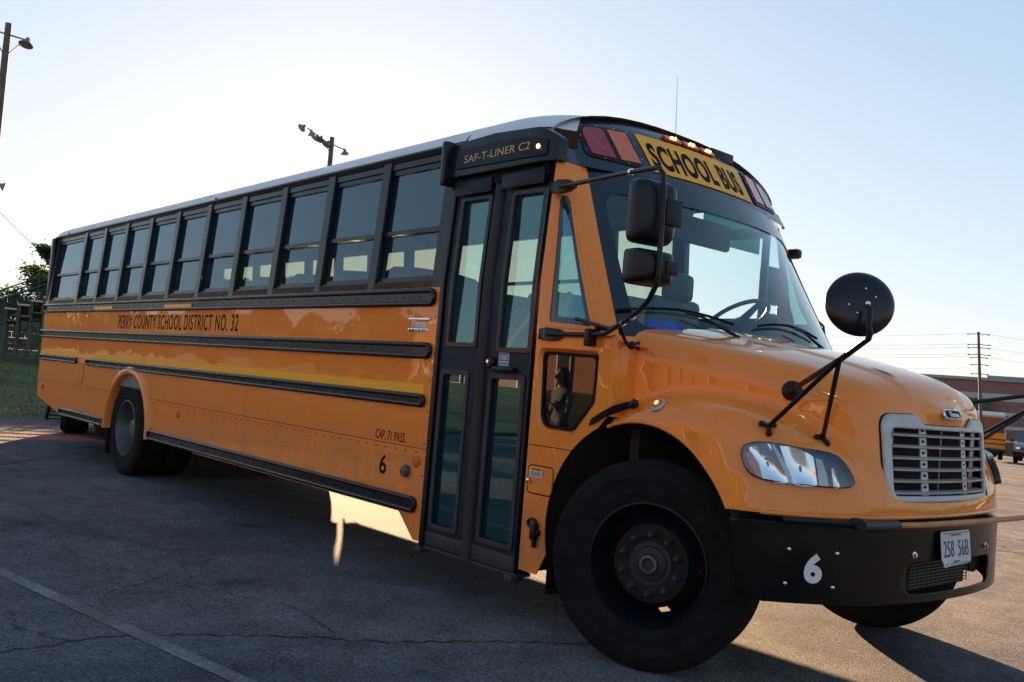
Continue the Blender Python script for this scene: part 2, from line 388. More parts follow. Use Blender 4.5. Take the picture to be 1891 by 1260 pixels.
def hit_table(f, org, d, us, vs, tmax=2.2):
    """ray hits for a whole (u, v) raster at once; org maps arrays u, v to start points"""
    U_, V_ = np.meshgrid(us, vs, indexing='ij'); P = org(U_.ravel(), V_.ravel()); d = np.array(d, float); d /= np.linalg.norm(d)
    a = np.zeros(len(P)); b = np.full(len(P), tmax); T = np.linspace(0, tmax, 120); done = np.zeros(len(P), bool)
    for t in T:
        Q = P+t*d; ins = (f(*Q.T) < 0) & ~done; b[ins] = t; done |= ins; a[~done] = t
    for _ in range(16):
        m = (a+b)/2; Q = P+m[:, None]*d; ins = f(*Q.T) < 0; b = np.where(ins, m, b); a = np.where(ins, a, m)
    H = P+b[:, None]*d; N = grad(f, H); N /= np.linalg.norm(N, axis=1)[:, None]; sh = U_.shape
    H = H.reshape(*sh, 3); N = N.reshape(*sh, 3)
    def look(u, v):
        fu = min(max((u-us[0])/(us[1]-us[0]), 0), len(us)-1.001); fv = min(max((v-vs[0])/(vs[1]-vs[0]), 0), len(vs)-1.001); i, j = int(fu), int(fv); a_, b_ = fu-i, fv-j
        g = lambda A: A[i, j]*(1-a_)*(1-b_)+A[i+1, j]*a_*(1-b_)+A[i, j+1]*(1-a_)*b_+A[i+1, j+1]*a_*b_
        return Vector(g(H)), Vector(g(N))
    return look
# ================================================================ the school bus
bus = empty('school_bus', (0, 0, 0), 'long orange yellow school bus with black rails and white roof filling the picture', 'school bus')
XR, XD0, XD1 = -10.84, -1.765, -.862        # rear end, rear and front edge of the entrance
X0, PIT = -1.818, .7653                     # foremost window pillar and pillar spacing
def sy(z): return 1.22-max(0, z-1.9)*.065   # half width of the body at height z
def side(sgn, off=0.):                      # maps (x, z, w) onto the body side, w outwards
    return lambda u, v, w=0: (u, sgn*(sy(v)+w+off), v)
RS, LS = side(-1), side(1)
AX, AR = -7.22, .655                        # rear wheel arch
def arch_pts(cx, cz, r, a0, a1, n=20, sz=1.): return [(cx+r*math.cos(R(a0+(a1-a0)*i/n)), cz+r*sz*math.sin(R(a0+(a1-a0)*i/n))) for i in range(n+1)]
RA = [(AX-AR, .46)]+arch_pts(AX, .46, AR, 180, 0, 24, .98)[1:-1]+[(AX+AR, .46)]   # opening from rear to front

# --- side sheets: upper band in three pieces, skirt in several
SEAM = .866
def panels(fn, front_low, name='side_panel'):
    # upper sheets between seam and window sill
    cuts_x = [XR, -10.46, -7.12, -4.40, XD0-.01]
    arch_up = [(x, z) for x, z in RA if z > SEAM+.002]
    a0 = AX-math.sqrt(AR**2-((SEAM-.46)/.98)**2)+.0; a1 = 2*AX-a0
    for i in range(4):
        xa, xb = cuts_x[i]+.0015, cuts_x[i+1]-.0015
        bottom = [(xa, SEAM+.002)]
        if xa < a0 < xb: bottom += [(a0, SEAM+.002)]+[p for p in arch_up if p[0] < xb-.004]
        if xa < a0 < xb and xb < a1:
            zc = .46+.98*math.sqrt(AR**2-(xb-AX)**2); bottom += [(xb, zc)]
        elif xa < a1 < xb and xa > a0:
            zc = .46+.98*math.sqrt(AR**2-(xa-AX)**2); bottom = [(xa, zc)]+[p for p in arch_up if p[0] > xa+.004]+[(a1, SEAM+.002), (xb, SEAM+.002)]
        else: bottom += [(xb, SEAM+.002)]
        plate(name, bottom+[(xb, 1.90), (xa, 1.90)], [], .006, fn, M_bus, bus, bevel=.0012)
    # skirt sheets
    sk = [XR+.02, -9.62, -7.9, AX+AR, -5.05, -3.95, -2.9, XD0-.01]
    arc_low = [(x, z) for x, z in RA if z < SEAM-.004]
    la = [p for p in arc_low if p[0] < AX]; ra = [p for p in arc_low if p[0] > AX]
    plate(name, [(XR+.03, .64), (-9.62, .46), (-8.6, .46), (-8.6, SEAM-.002), (XR+.005, SEAM-.002)], [], .006, fn, M_bus, bus, bevel=.0012)
    plate(name, [(-8.597, .46)]+la+[(a0, SEAM-.002), (-8.597, SEAM-.002)], [], .006, fn, M_bus, bus, bevel=.0012)
    plate(name, ra[::-1][::-1]+[(-5.4, .46), (-5.4, SEAM-.002), (a1, SEAM-.002)], [], .006, fn, M_bus, bus, bevel=.0012)
    xs = [-5.397, -4.28, -3.16, XD0-.01]
    for i in range(3):
        xa, xb = xs[i]+.0015, xs[i+1]-.0015; low = [(xa, .45), (xb, .45)]
        if i == 2: low = [(xa, .45), (-2.02, .45), (XD0-.08, .30), (xb, .30)] if front_low else low
        plate(name, low+[(xb, SEAM-.002), (xa, SEAM-.002)], [], .006, fn, M_bus, bus, bevel=.0012)
panels(RS, True)
def left_panels():
    a0 = AX-math.sqrt(AR**2-((SEAM-.46)/.98)**2)
    pts = [(XR, 1.90), (XR, .64), (-9.62, .46)]+RA+[(-.62, .46), (-.62, .60), (-.28, 1.16), (-.28, 1.59), (-.84, 1.59), (-.84, 1.90)]
    plate('side_panel', pts, [], .006, LS, M_bus, bus)
left_panels()
# rivets along the seams (real heads, past counting)
mb = MB()
def rivet(mb, x, z, r=.006, fn=RS, d=1):
    p = Vector(fn(x, z, .003)); mb.lathe([(r, 0), (r*.75, .0026), (0.0, .0036)], 6, axis_T(p, (0, -1, 0)))
x = XR+.1
while x < XD0-.05:
    if not (AX-AR-.03 < x < AX+AR+.03): rivet(mb, x, SEAM-.028, .008)
    x += .115
for z in np.arange(.5, 1.75, .2): rivet(mb, XD0-.035, z)
for z in np.arange(.40, 1.2, .19): rivet(mb, -.842, z)
for x in (-8.9, -9.3, -9.9, -10.3, -4.95, -3.6, -2.6): rivet(mb, x, .70, .007)
mb.build('rivets', mat('rivet_brown', (.20, .05, .008), .5), bus, kind='stuff')

# --- wheel arch flares
for s in (-1, 1):
    mb = MB(); pts = [(AX-AR, .46)]+arch_pts(AX, .46, AR, 180, 0, 32, .98)[1:-1]+[(AX+AR, .46)]
    rows = []
    for x, z in pts:
        d = Vector((x-AX, z-.46)); d.normalize() if d.length else None
        prof = [(.075, .003), (.06, .022), (.03, .034), (.0, .034), (-.012, .02), (-.012, -.10)]
        rows.append([(x+d.x*a, s*(sy(z)+o), z+d.y*a*(1 if z > .47 else 0)) for a, o in prof])
    mb.grid(rows); mb.build('wheel_arch_flare', M_bus, bus, ang=50)

# --- rub rails: a rolled loop with a recessed web between its two ribs
def rub_rail(x0, x1, z0, z1, fn, round0=True, round1=True, m=M_trim):
    zc = (z0+z1)/2; rr = .016; h = (z1-z0)/2-rr; pr = .016
    o = MB(); pts = []
    e0 = h if round0 else .004; e1 = h if round1 else .004
    for k in range(9):
        a = math.pi/2+math.pi*k/8; pts.append((x0+rr+e0+e0*math.cos(a), zc+h*math.sin(a)))
    for k in range(9):
        a = -math.pi/2+math.pi*k/8; pts.append((x1-rr-e1+e1*math.cos(a), zc+h*math.sin(a)))
    o.tube([fn(x, z, pr) for x, z in pts], rr, 8, closed=True)
    ob = o.build('rub_rail', m, bus, ang=60)
    w = MB(); V = [fn(x0+rr, zc+h, .012), fn(x1-rr, zc+h, .012), fn(x1-rr, zc-h, .012), fn(x0+rr, zc-h, .012)]
    w.add(V, [(0, 1, 2, 3)]); w.build('rail_web', M_trim, ob, fix=False)
    b = MB(); x = x0+.12
    sg = -1 if fn is RS else 1
    while x < x1-.1:
        p = fn(x, zc, .012); b.lathe([(.007, 0), (.006, .004), (0, .005)], 6, axis_T(p, (0, sg, 0))); x += .19
    b.build('rail_bolts', M_trim, ob, kind='stuff')
    return ob
for fn in (RS, LS):
    e = XD0-.03 if fn is RS else -1.0
    rub_rail(XR+.01, e, 1.762, 1.880, fn, round0=False)
    rub_rail(XR-.05, e, 1.428, 1.535, fn, round0=False)
    rub_rail(XR+.03, -9.13, 1.125, 1.206, fn)
    rub_rail(-8.76, XD0-.055, 1.122, 1.208, fn)
    rub_rail(-9.66, -7.92, .463, .562, fn)
    rub_rail(-6.53, XD0-.055, .460, .566, fn)
def strip(x0, x1, z0, z1, off, m, fn=RS, name='reflective_strip'):
    sg = -1 if fn is RS else 1
    mb = MB(); a = fn(x0, z0, off); b = fn(x1, z1, off)
    mb.add([fn(x0, z0, off), fn(x1, z0, off), fn(x1, z1, off), fn(x0, z1, off), fn(x0, z0, .002), fn(x1, z0, .002), fn(x1, z1, .002), fn(x0, z1, .002)],
           [(0, 1, 2, 3), (0, 4, 5, 1), (1, 5, 6, 2), (2, 6, 7, 3), (3, 7, 4, 0)]); return mb.build(name, m, bus, smooth=False)
strip(XR+.08, -10.46, 1.212, 1.267, .0045, M_yellow); strip(-10.455, -9.15, 1.212, 1.267, .0045, M_yellow)
strip(-8.61, -7.122, 1.212, 1.267, .0045, M_yellow); strip(-7.118, -4.402, 1.212, 1.267, .0045, M_yellow); strip(-4.398, -1.86, 1.212, 1.267, .0045, M_yellow)
strip(-8.62, -7.98, 1.785, 1.822, .022, M_yellow); strip(-6.38, -5.70, 1.785, 1.822, .022, M_yellow)

# --- windows
zs0, zs1 = 1.905, 2.772        # sill and head of the window band
def window_band(fn, sg, n=11, xf=X0):
    xs = [xf-PIT*i for i in range(n)]+[XR+.10]
    for i in range(n+1):                                      # pillars
        w0, w1 = (.0, .10) if i < n else (-.10, .10)
        if i == n: a, b = XR+.0, xs[i]+.06
        elif i == 0: a, b = xs[0]-.055, xs[0]+.05
        else: a, b = xs[i]-.055, xs[i]+.045
        mb = MB(); rows = []
        for z in np.linspace(zs0-.02, zs1+.01, 6):
            rows.append([(a, sg*(sy(z)-.055), z), (a, sg*(sy(z)+.002), z), (a+.006, sg*(sy(z)+.007), z), (b-.006, sg*(sy(z)+.007), z), (b, sg*(sy(z)+.002), z), (b, sg*(sy(z)-.055), z)])
        mb.grid(rows); mb.build('window_pillar', M_trim, bus, ang=30)
    for i in range(n):
        b = xs[i]-.055; a = xs[i+1]+(.045 if i < n-1 else .06)
        zm = 2.275
        fr = MB()
        def bar(x0, x1, z0, z1, y0, y1):
            V = []
            for x in (x0, x1):
                for z in (z0, z1):
                    for y in (y0, y1): V.append((x, sg*(sy(z)-y), z))
            fr.add(V, [(0, 1, 3, 2), (4, 6, 7, 5), (0, 4, 5, 1), (2, 3, 7, 6), (0, 2, 6, 4), (1, 5, 7, 3)])
        bar(a, b, zs0-.005, zs0+.035, .010, .060); bar(a, b, zs0+.037, zs0+.062, .024, .060)          # sill, lower rail
        bar(a, b, zs1-.045, zs1+.005, .006, .060); bar(a, b, zs1-.082, zs1-.047, .018, .060)
        bar(a, b, zm-.014, zm+.016, .020, .060)
        bar(a, a+.022, zs0+.063, zs1-.083, .030, .058); bar(b-.022, b, zs0+.063, zs1-.083, .030, .058)
        f = fr.build('window_frame', M_trim, bus, smooth=False)
        for z0, z1, dy in ((zs0+.062, zm-.014, .046), (zm+.016, zs1-.082, .034)):
            g = MB(); g.add([(a+.02, sg*(sy(z0)-dy), z0), (b-.02, sg*(sy(z0)-dy), z0), (b-.02, sg*(sy(z1)-dy), z1), (a+.02, sg*(sy(z1)-dy), z1)], [(0, 1, 2, 3)])
            g.build('pane', M_glass if (z0 > zm and sg < 0) else M_glass_low, f, smooth=False, fix=False)
        t = MB()                                              # sill flashing with its screws
        V = [(a-.01, sg*(sy(1.885)+.004), 1.884), (b+.01, sg*(sy(1.885)+.004), 1.884), (b+.01, sg*(sy(1.93)+.010), 1.928), (a-.01, sg*(sy(1.93)+.010), 1.928), (b+.01, sg*(sy(1.93)-.02), 1.93), (a-.01, sg*(sy(1.93)-.02), 1.93)]
        t.add(V, [(0, 1, 2, 3), (3, 2, 4, 5)])
        for x in (a+.08, (a+b)/2, b-.08): t.lathe([(.006, 0), (.0, .004)], 6, axis_T((x, sg*(sy(1.905)+.007), 1.905), (0, sg, 0)))
        t.build('window_sill', M_trim, bus, fix=False)
window_band(RS, -1); window_band(LS, 1)
mb = MB(); mb.box(-1.80, -.96, 1.06, 1.09, 2.52, 2.60, .01); mb.box(-1.06, -1.0, 1.13, 1.16, 1.88, 2.56, .01); mb.box(-1.80, -.88, 1.13, 1.17, 1.88, 1.94, .01); mb.build('driver_window_frame', M_trim, bus)
# header rail above the windows and drip moulding
for sg, xe in ((-1, XD0+.02), (1, XD0)):
    mb = MB(); rows = []
    for x in (XR, xe):
        rows.append([(x, sg*(sy(2.76)-.05), 2.775), (x, sg*(sy(2.77)+.006), 2.775), (x, sg*(sy(2.79)+.012), 2.792), (x, sg*(sy(2.8)+.020), 2.800), (x, sg*(sy(2.8)+.020), 2.812), (x, sg*(sy(2.81)-.004), 2.822)])
    mb.grid(rows); mb.build('drip_rail', M_trim, bus)

# --- roof: white skin, six pressed sheets
def roof_pt(x, t):                                            # t -1..1 across
    a = abs(t); y = 1.163*math.sin(a*math.pi/2)**.92; z = 2.815+.262*(max(0, 1-(y/1.163)**2.5))**.62
    return y*(1 if t >= 0 else -1), z
rx = [XR+.03, -9.0, -7.2, -5.4, -3.6, XD0+.05]
for i in range(5):
    mb = MB(); rows = []
    for x in (rx[i], rx[i]+.012, rx[i+1]-.012, rx[i+1]):
        rows.append([(x, roof_pt(x, t)[0]*(1+ (.0 if x in (rx[i+1],) else .0)), roof_pt(x, t)[1]+(.004 if x != rx[i+1] else .0)) for t in np.linspace(-1, 1, 41)])
    mb.grid(rows); mb.build('roof_panel', M_roof, bus)
# rear end
mb = MB(); rows = []
for f, dx in ((1, 0.03), (.985, -.03), (.93, -.075), (.8, -.11), (.4, -.13), (0, -.13)):
    ring = []
    prof = [(-1.22, .64), (-1.22, 1.3), (-1.22, 1.9), (-sy(2.4), 2.4)]+[roof_pt(0, t) for t in np.linspace(-1, 1, 25)]+[(sy(2.4), 2.4), (1.22, 1.9), (1.22, 1.3), (1.22, .64)]
    for y, z in prof: ring.append((XR+dx-(.05 if z < 1.4 else 0)*(1-f), y*f, 1.8+(z-1.8)*(f if z > 1.8 else min(1, f+.15) if f > .5 else f)))
    rows.append(ring)
mb.grid(rows, closed=True); mb.build('rear_cap', M_bus, bus, ang=50)
mb = MB(); mb.box(XR-.14, XR-.0, -1.20, 1.20, .64, .88, .02); mb.build('rear_bumper', M_dusty, bus)
for sg in (-1, 1): mb = MB(); mb.box(XR-.02, XR+.09, sg*1.226, sg*1.17, 1.90, 2.79, .02); mb.build('rear_corner_post', M_trim, bus)
mb = MB(); mb.ball((XR-.12, -1.02, 1.46), .09, 14, 10, (1.1, 1.6, 1.2)); mb.box(XR-.14, XR+.0, -1.2, -.95, 1.43, 1.53, .02); mb.build('rear_lamp_guard', M_trim, bus)
mb = MB(); mb.box(XR-.02, XR+.0, -1.0, 1.0, 1.9, 2.6, .01); mb.build('rear_window', M_glass, bus)

# --- small things on the flank
def disc(name, x, z, r, m, h=.012, parent=bus, dy=0, fn=RS):
    p = fn(x, z, .003+dy); mb = MB(); mb.lathe([(r, 0), (r, h*.5), (r*.85, h), (r*.5, h*1.1), (0, h*1.12)], 24, axis_T(p, (0, -1, 0))); return mb.build(name, m, parent)
disc('side_reflector', -5.80, .775, .038, M_redamber); disc('side_reflector', -1.866, .785, .038, M_redamber)
disc('side_reflector', XR+.30, .777, .036, M_red)
fc = disc('filler_cap', -1.965, .712, .040, M_rimgrey, .03); mb = MB(); mb.box(-1.995, -1.935, -1.262, -1.25, .703, .721, .003); mb.build('handle', M_rimgrey, fc)
def flap(name, x0, x1, z0, z1, r, m=M_bus, t=.008):
    o = plate(name, rpoly([(x0, z0), (x1, z0), (x1, z1), (x0, z1)], r), [], t, lambda u, v, w: RS(u, v, .004+w), m, bus, bevel=.002)
    g = MB(); pts = rpoly([(x0-.006, z0-.006), (x1+.006, z0-.006), (x1+.006, z1+.006), (x0-.006, z1+.006)], r)
    g.tube([RS(x, z, .003) for x, z in pts], .0035, 5, closed=True); g.build('gasket', M_dark, o); return o
flap('fuel_flap', -9.02, -8.86, .90, 1.13, .05)
s = side(-1)
text('district_lettering', 'PERRY COUNTY SCHOOL DISTRICT NO. 32', M_black, bus, lambda u, v, w: RS(-6.215+u, 1.648+v, .0035+w), 3.10, .150, .0012, bold=.008, spacing=1.12)
text('capacity_lettering', 'CAP. 71 PASS.', M_black, bus, lambda u, v, w: RS(-2.185+u, .915+v, .0035+w), .355, .062, .0012, spacing=1.05)
text('fleet_number', '6', M_black, bus, lambda u, v, w: RS(-2.243+u, .722+v, .0035+w), .083, .128, .0012, bold=.015)
# maker's badge: script word under a bar, small bar of letters below
bd = MB(); bd.box(-2.085, -1.855, -1.228, -1.223, 1.674, 1.690, .002); b_o = bd.build('maker_badge', M_chrome, bus)
text('badge_lettering', 'Thomas', M_white, b_o, lambda u, v, w: RS(-1.965+u, 1.652+v, .0035+w), .17, .052, .004, bold=.03, shear=.12)
bd = MB(); bd.box(-2.085, -1.865, -1.2265, -1.223, 1.600, 1.622, .002); bd.build('badge_plate', M_chrome, b_o)
text('badge_small_lettering', 'BUILT BUSES', mat('badge_red', (.12, .01, .01), .4), b_o, lambda u, v, w: RS(-1.975+u, 1.611+v, .0068+w), .20, .014, .001, bold=.02)
for x, z in ((-5.50, 2.80), (XR+.62, 2.80)):
    mb = MB(); mb.ball((x, -1.182, z+.02), .015, 12, 8, (1.3, .8, .8)); mb.build('side_marker_lamp', M_redamber if x > -8 else M_red, bus)
# ---------------------------------------------------------------- floor, ceiling, frame, seats
mb = MB(); mb.box(XR+.05, XD0-.1, -1.19, 1.19, .93, 1.0); mb.box(XD0-.1, -.42, -.35, 1.19, .93, 1.0); mb.build('cabin_floor', M_floor, bus, smooth=False)
mb = MB(); rows = []
for x in (XR+.1, -.98): rows.append([(x, roof_pt(x, t)[0]*.955, roof_pt(x, t)[1]-.05) for t in np.linspace(-1, 1, 21)])
mb.grid(rows); mb.build('cabin_ceiling', M_ceil, bus)
for sg in (-1, 1): mb = MB(); mb.box(XR+.1, XD0-.05, sg*1.07, sg*1.135, 2.715, 2.87, .01); mb.build('ceiling_cove', M_ceil, bus)
for sg in (-1, 1):
    mb = MB(); mb.box(XR+.06, (XD0-.06 if sg < 0 else -.62), sg*1.165, sg*1.195, .95, 1.90); mb.build('inner_wall', M_inner, bus, smooth=False)
mb = MB(); mb.box(XR+.02, XR+.06, -1.18, 1.18, .95, 1.9); mb.box(XR+.02, XR+.06, -1.18, -.5, 1.9, 2.8); mb.box(XR+.02, XR+.06, .5, 1.18, 1.9, 2.8); mb.box(XR+.02, XR+.06, -.5, .5, 2.5, 3.05); mb.build('rear_bulkhead', M_inner, bus, smooth=False)
def seat_geo():
    b = MB(); rows = []
    for z, hw, dx in ((.42, .47, 0), (.76, .48, -.03), (.94, .47, -.055), (1.03, .43, -.065), (1.075, .36, -.07), (1.09, .2, -.07)):
        ring = []
        for k in range(24):
            a = 2*math.pi*k/24; c, s_ = math.cos(a), math.sin(a)
            ring.append((dx+.055*(1 if z < 1.15 else .5)*math.copysign(abs(s_)**.6, s_), hw*math.copysign(abs(c)**.35, c), z))
        rows.append(ring)
    b.grid(rows, closed=True); b.add([rows[-1][k] for k in range(24)], [tuple(range(24))]); b.build
    me_b = b.mesh('backrest', ang=60)
    c = MB(); c.box(.02, .44, -.47, .47, .36, .48, .04); me_c = c.mesh('cushion')
    l = MB(); l.box(.06, .10, -.40, -.36, 0, .37); l.box(.06, .10, .36, .40, 0, .37); l.box(.34, .38, .36, .40, 0, .37); l.box(.34, .38, -.40, -.36, 0, .37); me_l = l.mesh('seat_legs')
    return me_b, me_c, me_l
sb, sc_, sl_ = seat_geo()
for me, m in ((sb, M_seat), (sc_, M_seat), (sl_, M_dark)): me.materials.append(m)
seat0 = None
for i in range(12):
    for sg in (-1, 1):
        x = -10.35+i*.712
        if sg < 0 and x > -2.3: continue
        o = bpy.data.objects.new('passenger_seat', sb); COL.objects.link(o); o.parent = bus; o.location = (x, sg*.68, 1.0)
        for me, nm in ((sc_, 'cushion'), (sl_, 'seat_legs')):
            c = bpy.data.objects.new(nm, me); COL.objects.link(c); c.parent = o
# driver's seat, barrier, dash, wheel
mb = MB(); mb.box(-1.42, -1.30, .28, .80, 1.35, 2.02, .05); mb.box(-1.38, -1.28, .40, .68, 2.0, 2.2, .04); d_s = mb.build('driver_seat', M_seat, bus)
mb = MB(); mb.box(-1.38, -.92, .28, .80, 1.27, 1.38, .04); mb.build('cushion', M_seat, d_s); mb = MB(); mb.box(-1.3, -1.0, .38, .70, 1.0, 1.28, .02); mb.build('pedestal', M_dark, d_s)
mb = MB(); mb.box(-1.84, -1.80, .22, 1.16, 1.0, 2.05, .01); mb.box(-1.98, -1.94, -1.16, -.28, 1.0, 1.85, .01); mb.build('barrier_panel', M_seat, bus)
mb = MB(); rows = []
for t in np.linspace(0, 1, 9):
    y = -1.02+2.06*t; c = 1-(2*t-1)**2; hump = .13*math.exp(-((y-.5)/.33)**4)
    rows.append([(-.62-.05*c-hump*.6, y, 1.05), (-.60-.05*c-hump*.6, y, 1.52), (-.56, y, 1.60+hump), (-.46+.1*c, y, 1.62+hump*.8), (-.33+.20*c, y, 1.60), (-.25+.22*c, y, 1.45)])
mb.grid(rows); mb.build('dashboard', M_dash, bus, ang=60)
st = MB(); Tm = axis_T((-.78, .50, 1.86), (-.55, 0, .83))
st.tube([Tm @ Vector((.225*math.cos(2*math.pi*k/32), .225*math.sin(2*math.pi*k/32), 0)) for k in range(32)], .015, 8, closed=True); swo = st.build('steering_wheel', M_plastic, bus, ang=60)
sp = MB(); 
for a in (200, 340, 90): sp.tube([Tm @ Vector((0, 0, -.03)), Tm @ Vector((.22*math.cos(R(a)), .22*math.sin(R(a)), 0))], [.03, .016], 8)
sp.lathe([(.06, -.05), (.065, -.02), (.04, 0), (0, .003)], 16, Tm); sp.tube([Tm @ Vector((0, 0, -.03)), Tm @ Vector((0, 0, -.42))], .02, 8); sp.build('spokes', M_plastic, swo)
im = MB(); im.box(-.93, -.88, -.30, .52, 2.32, 2.50, .03); im.tube([(-.9, .1, 2.5), (-.88, .1, 2.62)], .012); im.build('interior_mirror', M_plastic, bus)
vs = MB(); vs.box(-.90, -.885, .22, .86, 2.36, 2.56, .01); vs.build('sun_visor', glass('visor_tint', (.12, .30, .26), rough=.1), bus)
fx = MB(); fx.tube([(-1.2, -.25, 2.98), (-1.2, -.25, 2.62), (-1.15, -.45, 2.55)], .012); fx.build('stanchion', M_plastic, bus)
# left side of the cab: driver's window, door post
for x0, x1, z0, z1 in ((-.90, -.60, 1.6, 2.78),):
    pass
# stairwell
mb = MB()
mb.box(XD0-.04, XD0-.02, -1.18, -.33, .30, 1.0); mb.box(XD1+.0, XD1+.02, -1.18, -.33, .30, 1.5)
mb.box(XD0-.02, XD1, -1.14, -.34, .30, .34); mb.box(XD0-.02, XD1, -.86, -.34, .34, .56); mb.box(XD0-.02, XD1, -.60, -.34, .56, .78); mb.box(XD0-.02, XD1, -.36, -.33, .78, 1.0)
mb.build('entrance_steps', M_dark, bus, smooth=False)
for pts in ([(-1.66, -1.02, .75), (-1.62, -1.0, 1.15), (-1.52, -.80, 1.62), (-1.50, -.62, 1.85)], [(-.95, -1.0, .95), (-.98, -.98, 1.25), (-1.12, -.78, 1.72), (-1.15, -.70, 1.9)], [(-.80, -1.10, 1.05), (-.72, -1.06, 1.25), (-.58, -.95, 1.55)]):
    mb = MB(); mb.tube(pts, .016, 10); mb.build('handrail', M_rail, bus)
# chassis
mb = MB()
for y in (-.43, .43): mb.box(-10.4, .80, y-.04, y+.04, .66, .90, .01)
for x in np.arange(-10.2, -.5, .9): mb.box(x-.04, x+.04, -.42, .42, .70, .88)
for x in np.arange(-10.6, -1.9, .7): mb.box(x-.03, x+.03, -1.17, 1.17, .90, .945)
mb.box(-.5, .55, -.36, .36, .55, 1.05, .05); mb.box(-2.4, -.5, -.2, .2, .55, .85, .05)
mb.build('chassis_frame', M_dark, bus, smooth=False)
mb = MB(); mb.box(-9.9, -8.3, -.34, .34, .48, .88, .06); mb.build('fuel_tank', M_dark, bus)
mb = MB(); mb.box(-10.0, -8.15, .30, 1.12, .09, .90, .04); mb.build('sun_blocker_box', M_dark, bus)  # unseen box, added to stop sunlight passing under the tail
mb = MB(); mb.grid([[(-7.30+.635*math.cos(R(a)), -y, .465+.635*math.sin(R(a))) for y in (1.185, .60)] for a in range(0, 181, 8)]); mb.build('wheel_tub', M_well, bus)
mb = MB(); mb.grid([[(x, y, z) for y in (1.197, 1.172)] for x, z in ((-6.67, .44), (-6.67, .84), (-6.70, .88), (-6.78, .93), (-7.0, 1.06), (-7.3, 1.11), (-7.6, 1.06), (-7.85, .85), (-7.9, .46))]); mb.build('wheel_tub', M_well, bus)  # unseen far-side rim, shaped to let only a narrow slit of sun through
plate('sun_slit_blocker', [(-6.785, .50), (-6.775, .62), (-6.80, .70), (-6.765, .78), (-6.79, .84), (-6.80, 1.0), (-7.2, 1.0), (-7.2, .50)], [], .006, lambda u, v, w: (u, 1.190+w, v), M_dark, bus)  # unseen panel, added to bound the slit of sunlight behind the arch
mb = MB(); mb.tube([(-2.4, -.1, .62), (-7.2, 0, .58)], .05, 10); mb.build('drive_shaft', M_dark, bus)
mb = MB(); mb.tube([(-7.35, -.95, .5), (-7.35, .95, .5)], .075, 12); mb.ball((-7.35, 0, .5), .2, 14, 10); mb.build('rear_axle', M_dark, bus)
mb = MB(); mb.box(-.07, .05, -.82, .82, .36, .47, .02); mb.build('front_axle', M_dark, bus)
# ---------------------------------------------------------------- entrance: header, posts, folding door
hdr = plate('entrance_header', rpoly([(-1.765, 2.565), (-.80, 2.565), (-.80, 2.70), (-.93, 2.775), (-1.35, 2.800), (-1.765, 2.785)], [.004, .01, .06, .2, .2, .004]), [], .07, lambda u, v, w: RS(u, v, .028+w-.03*max(0, (u+1.0)/.2)**2), M_trim, bus, bevel=.008, cuts={'u': [-1.0, -.95, -.9, -.85]})
def hf(u, v, w=0): return RS(u, v, .0675+w-.03*max(0, (u+1.0)/.2)**2)
hp = plate('header_panel', rpoly([(-1.69, 2.612), (-.87, 2.600), (-.87, 2.69), (-1.0, 2.725), (-1.35, 2.742), (-1.69, 2.735)], [.015]*6), [], .010, lambda u, v, w: hf(u, v, w), M_satin, hdr, bevel=.003, cuts={'u': [-1.0, -.95, -.9]})
text('model_lettering', 'SAF-T-LINER C2', M_gold, hdr, lambda u, v, w: hf(-1.305+u, 2.668+.012*u+v, .006+w), .60, .047, .0015, spacing=1.05)
mb = MB(); mb.box(-1.80, -1.755, -1.285, -1.16, 2.52, 2.80, .012); mb.build('header_bracket', M_trim, hdr)
mb = MB(); mb.ball(hf(-.935, 2.655, .008), .013, 12, 8, (1, .6, 1)); mb.build('clearance_lamp', M_litcore, hdr)
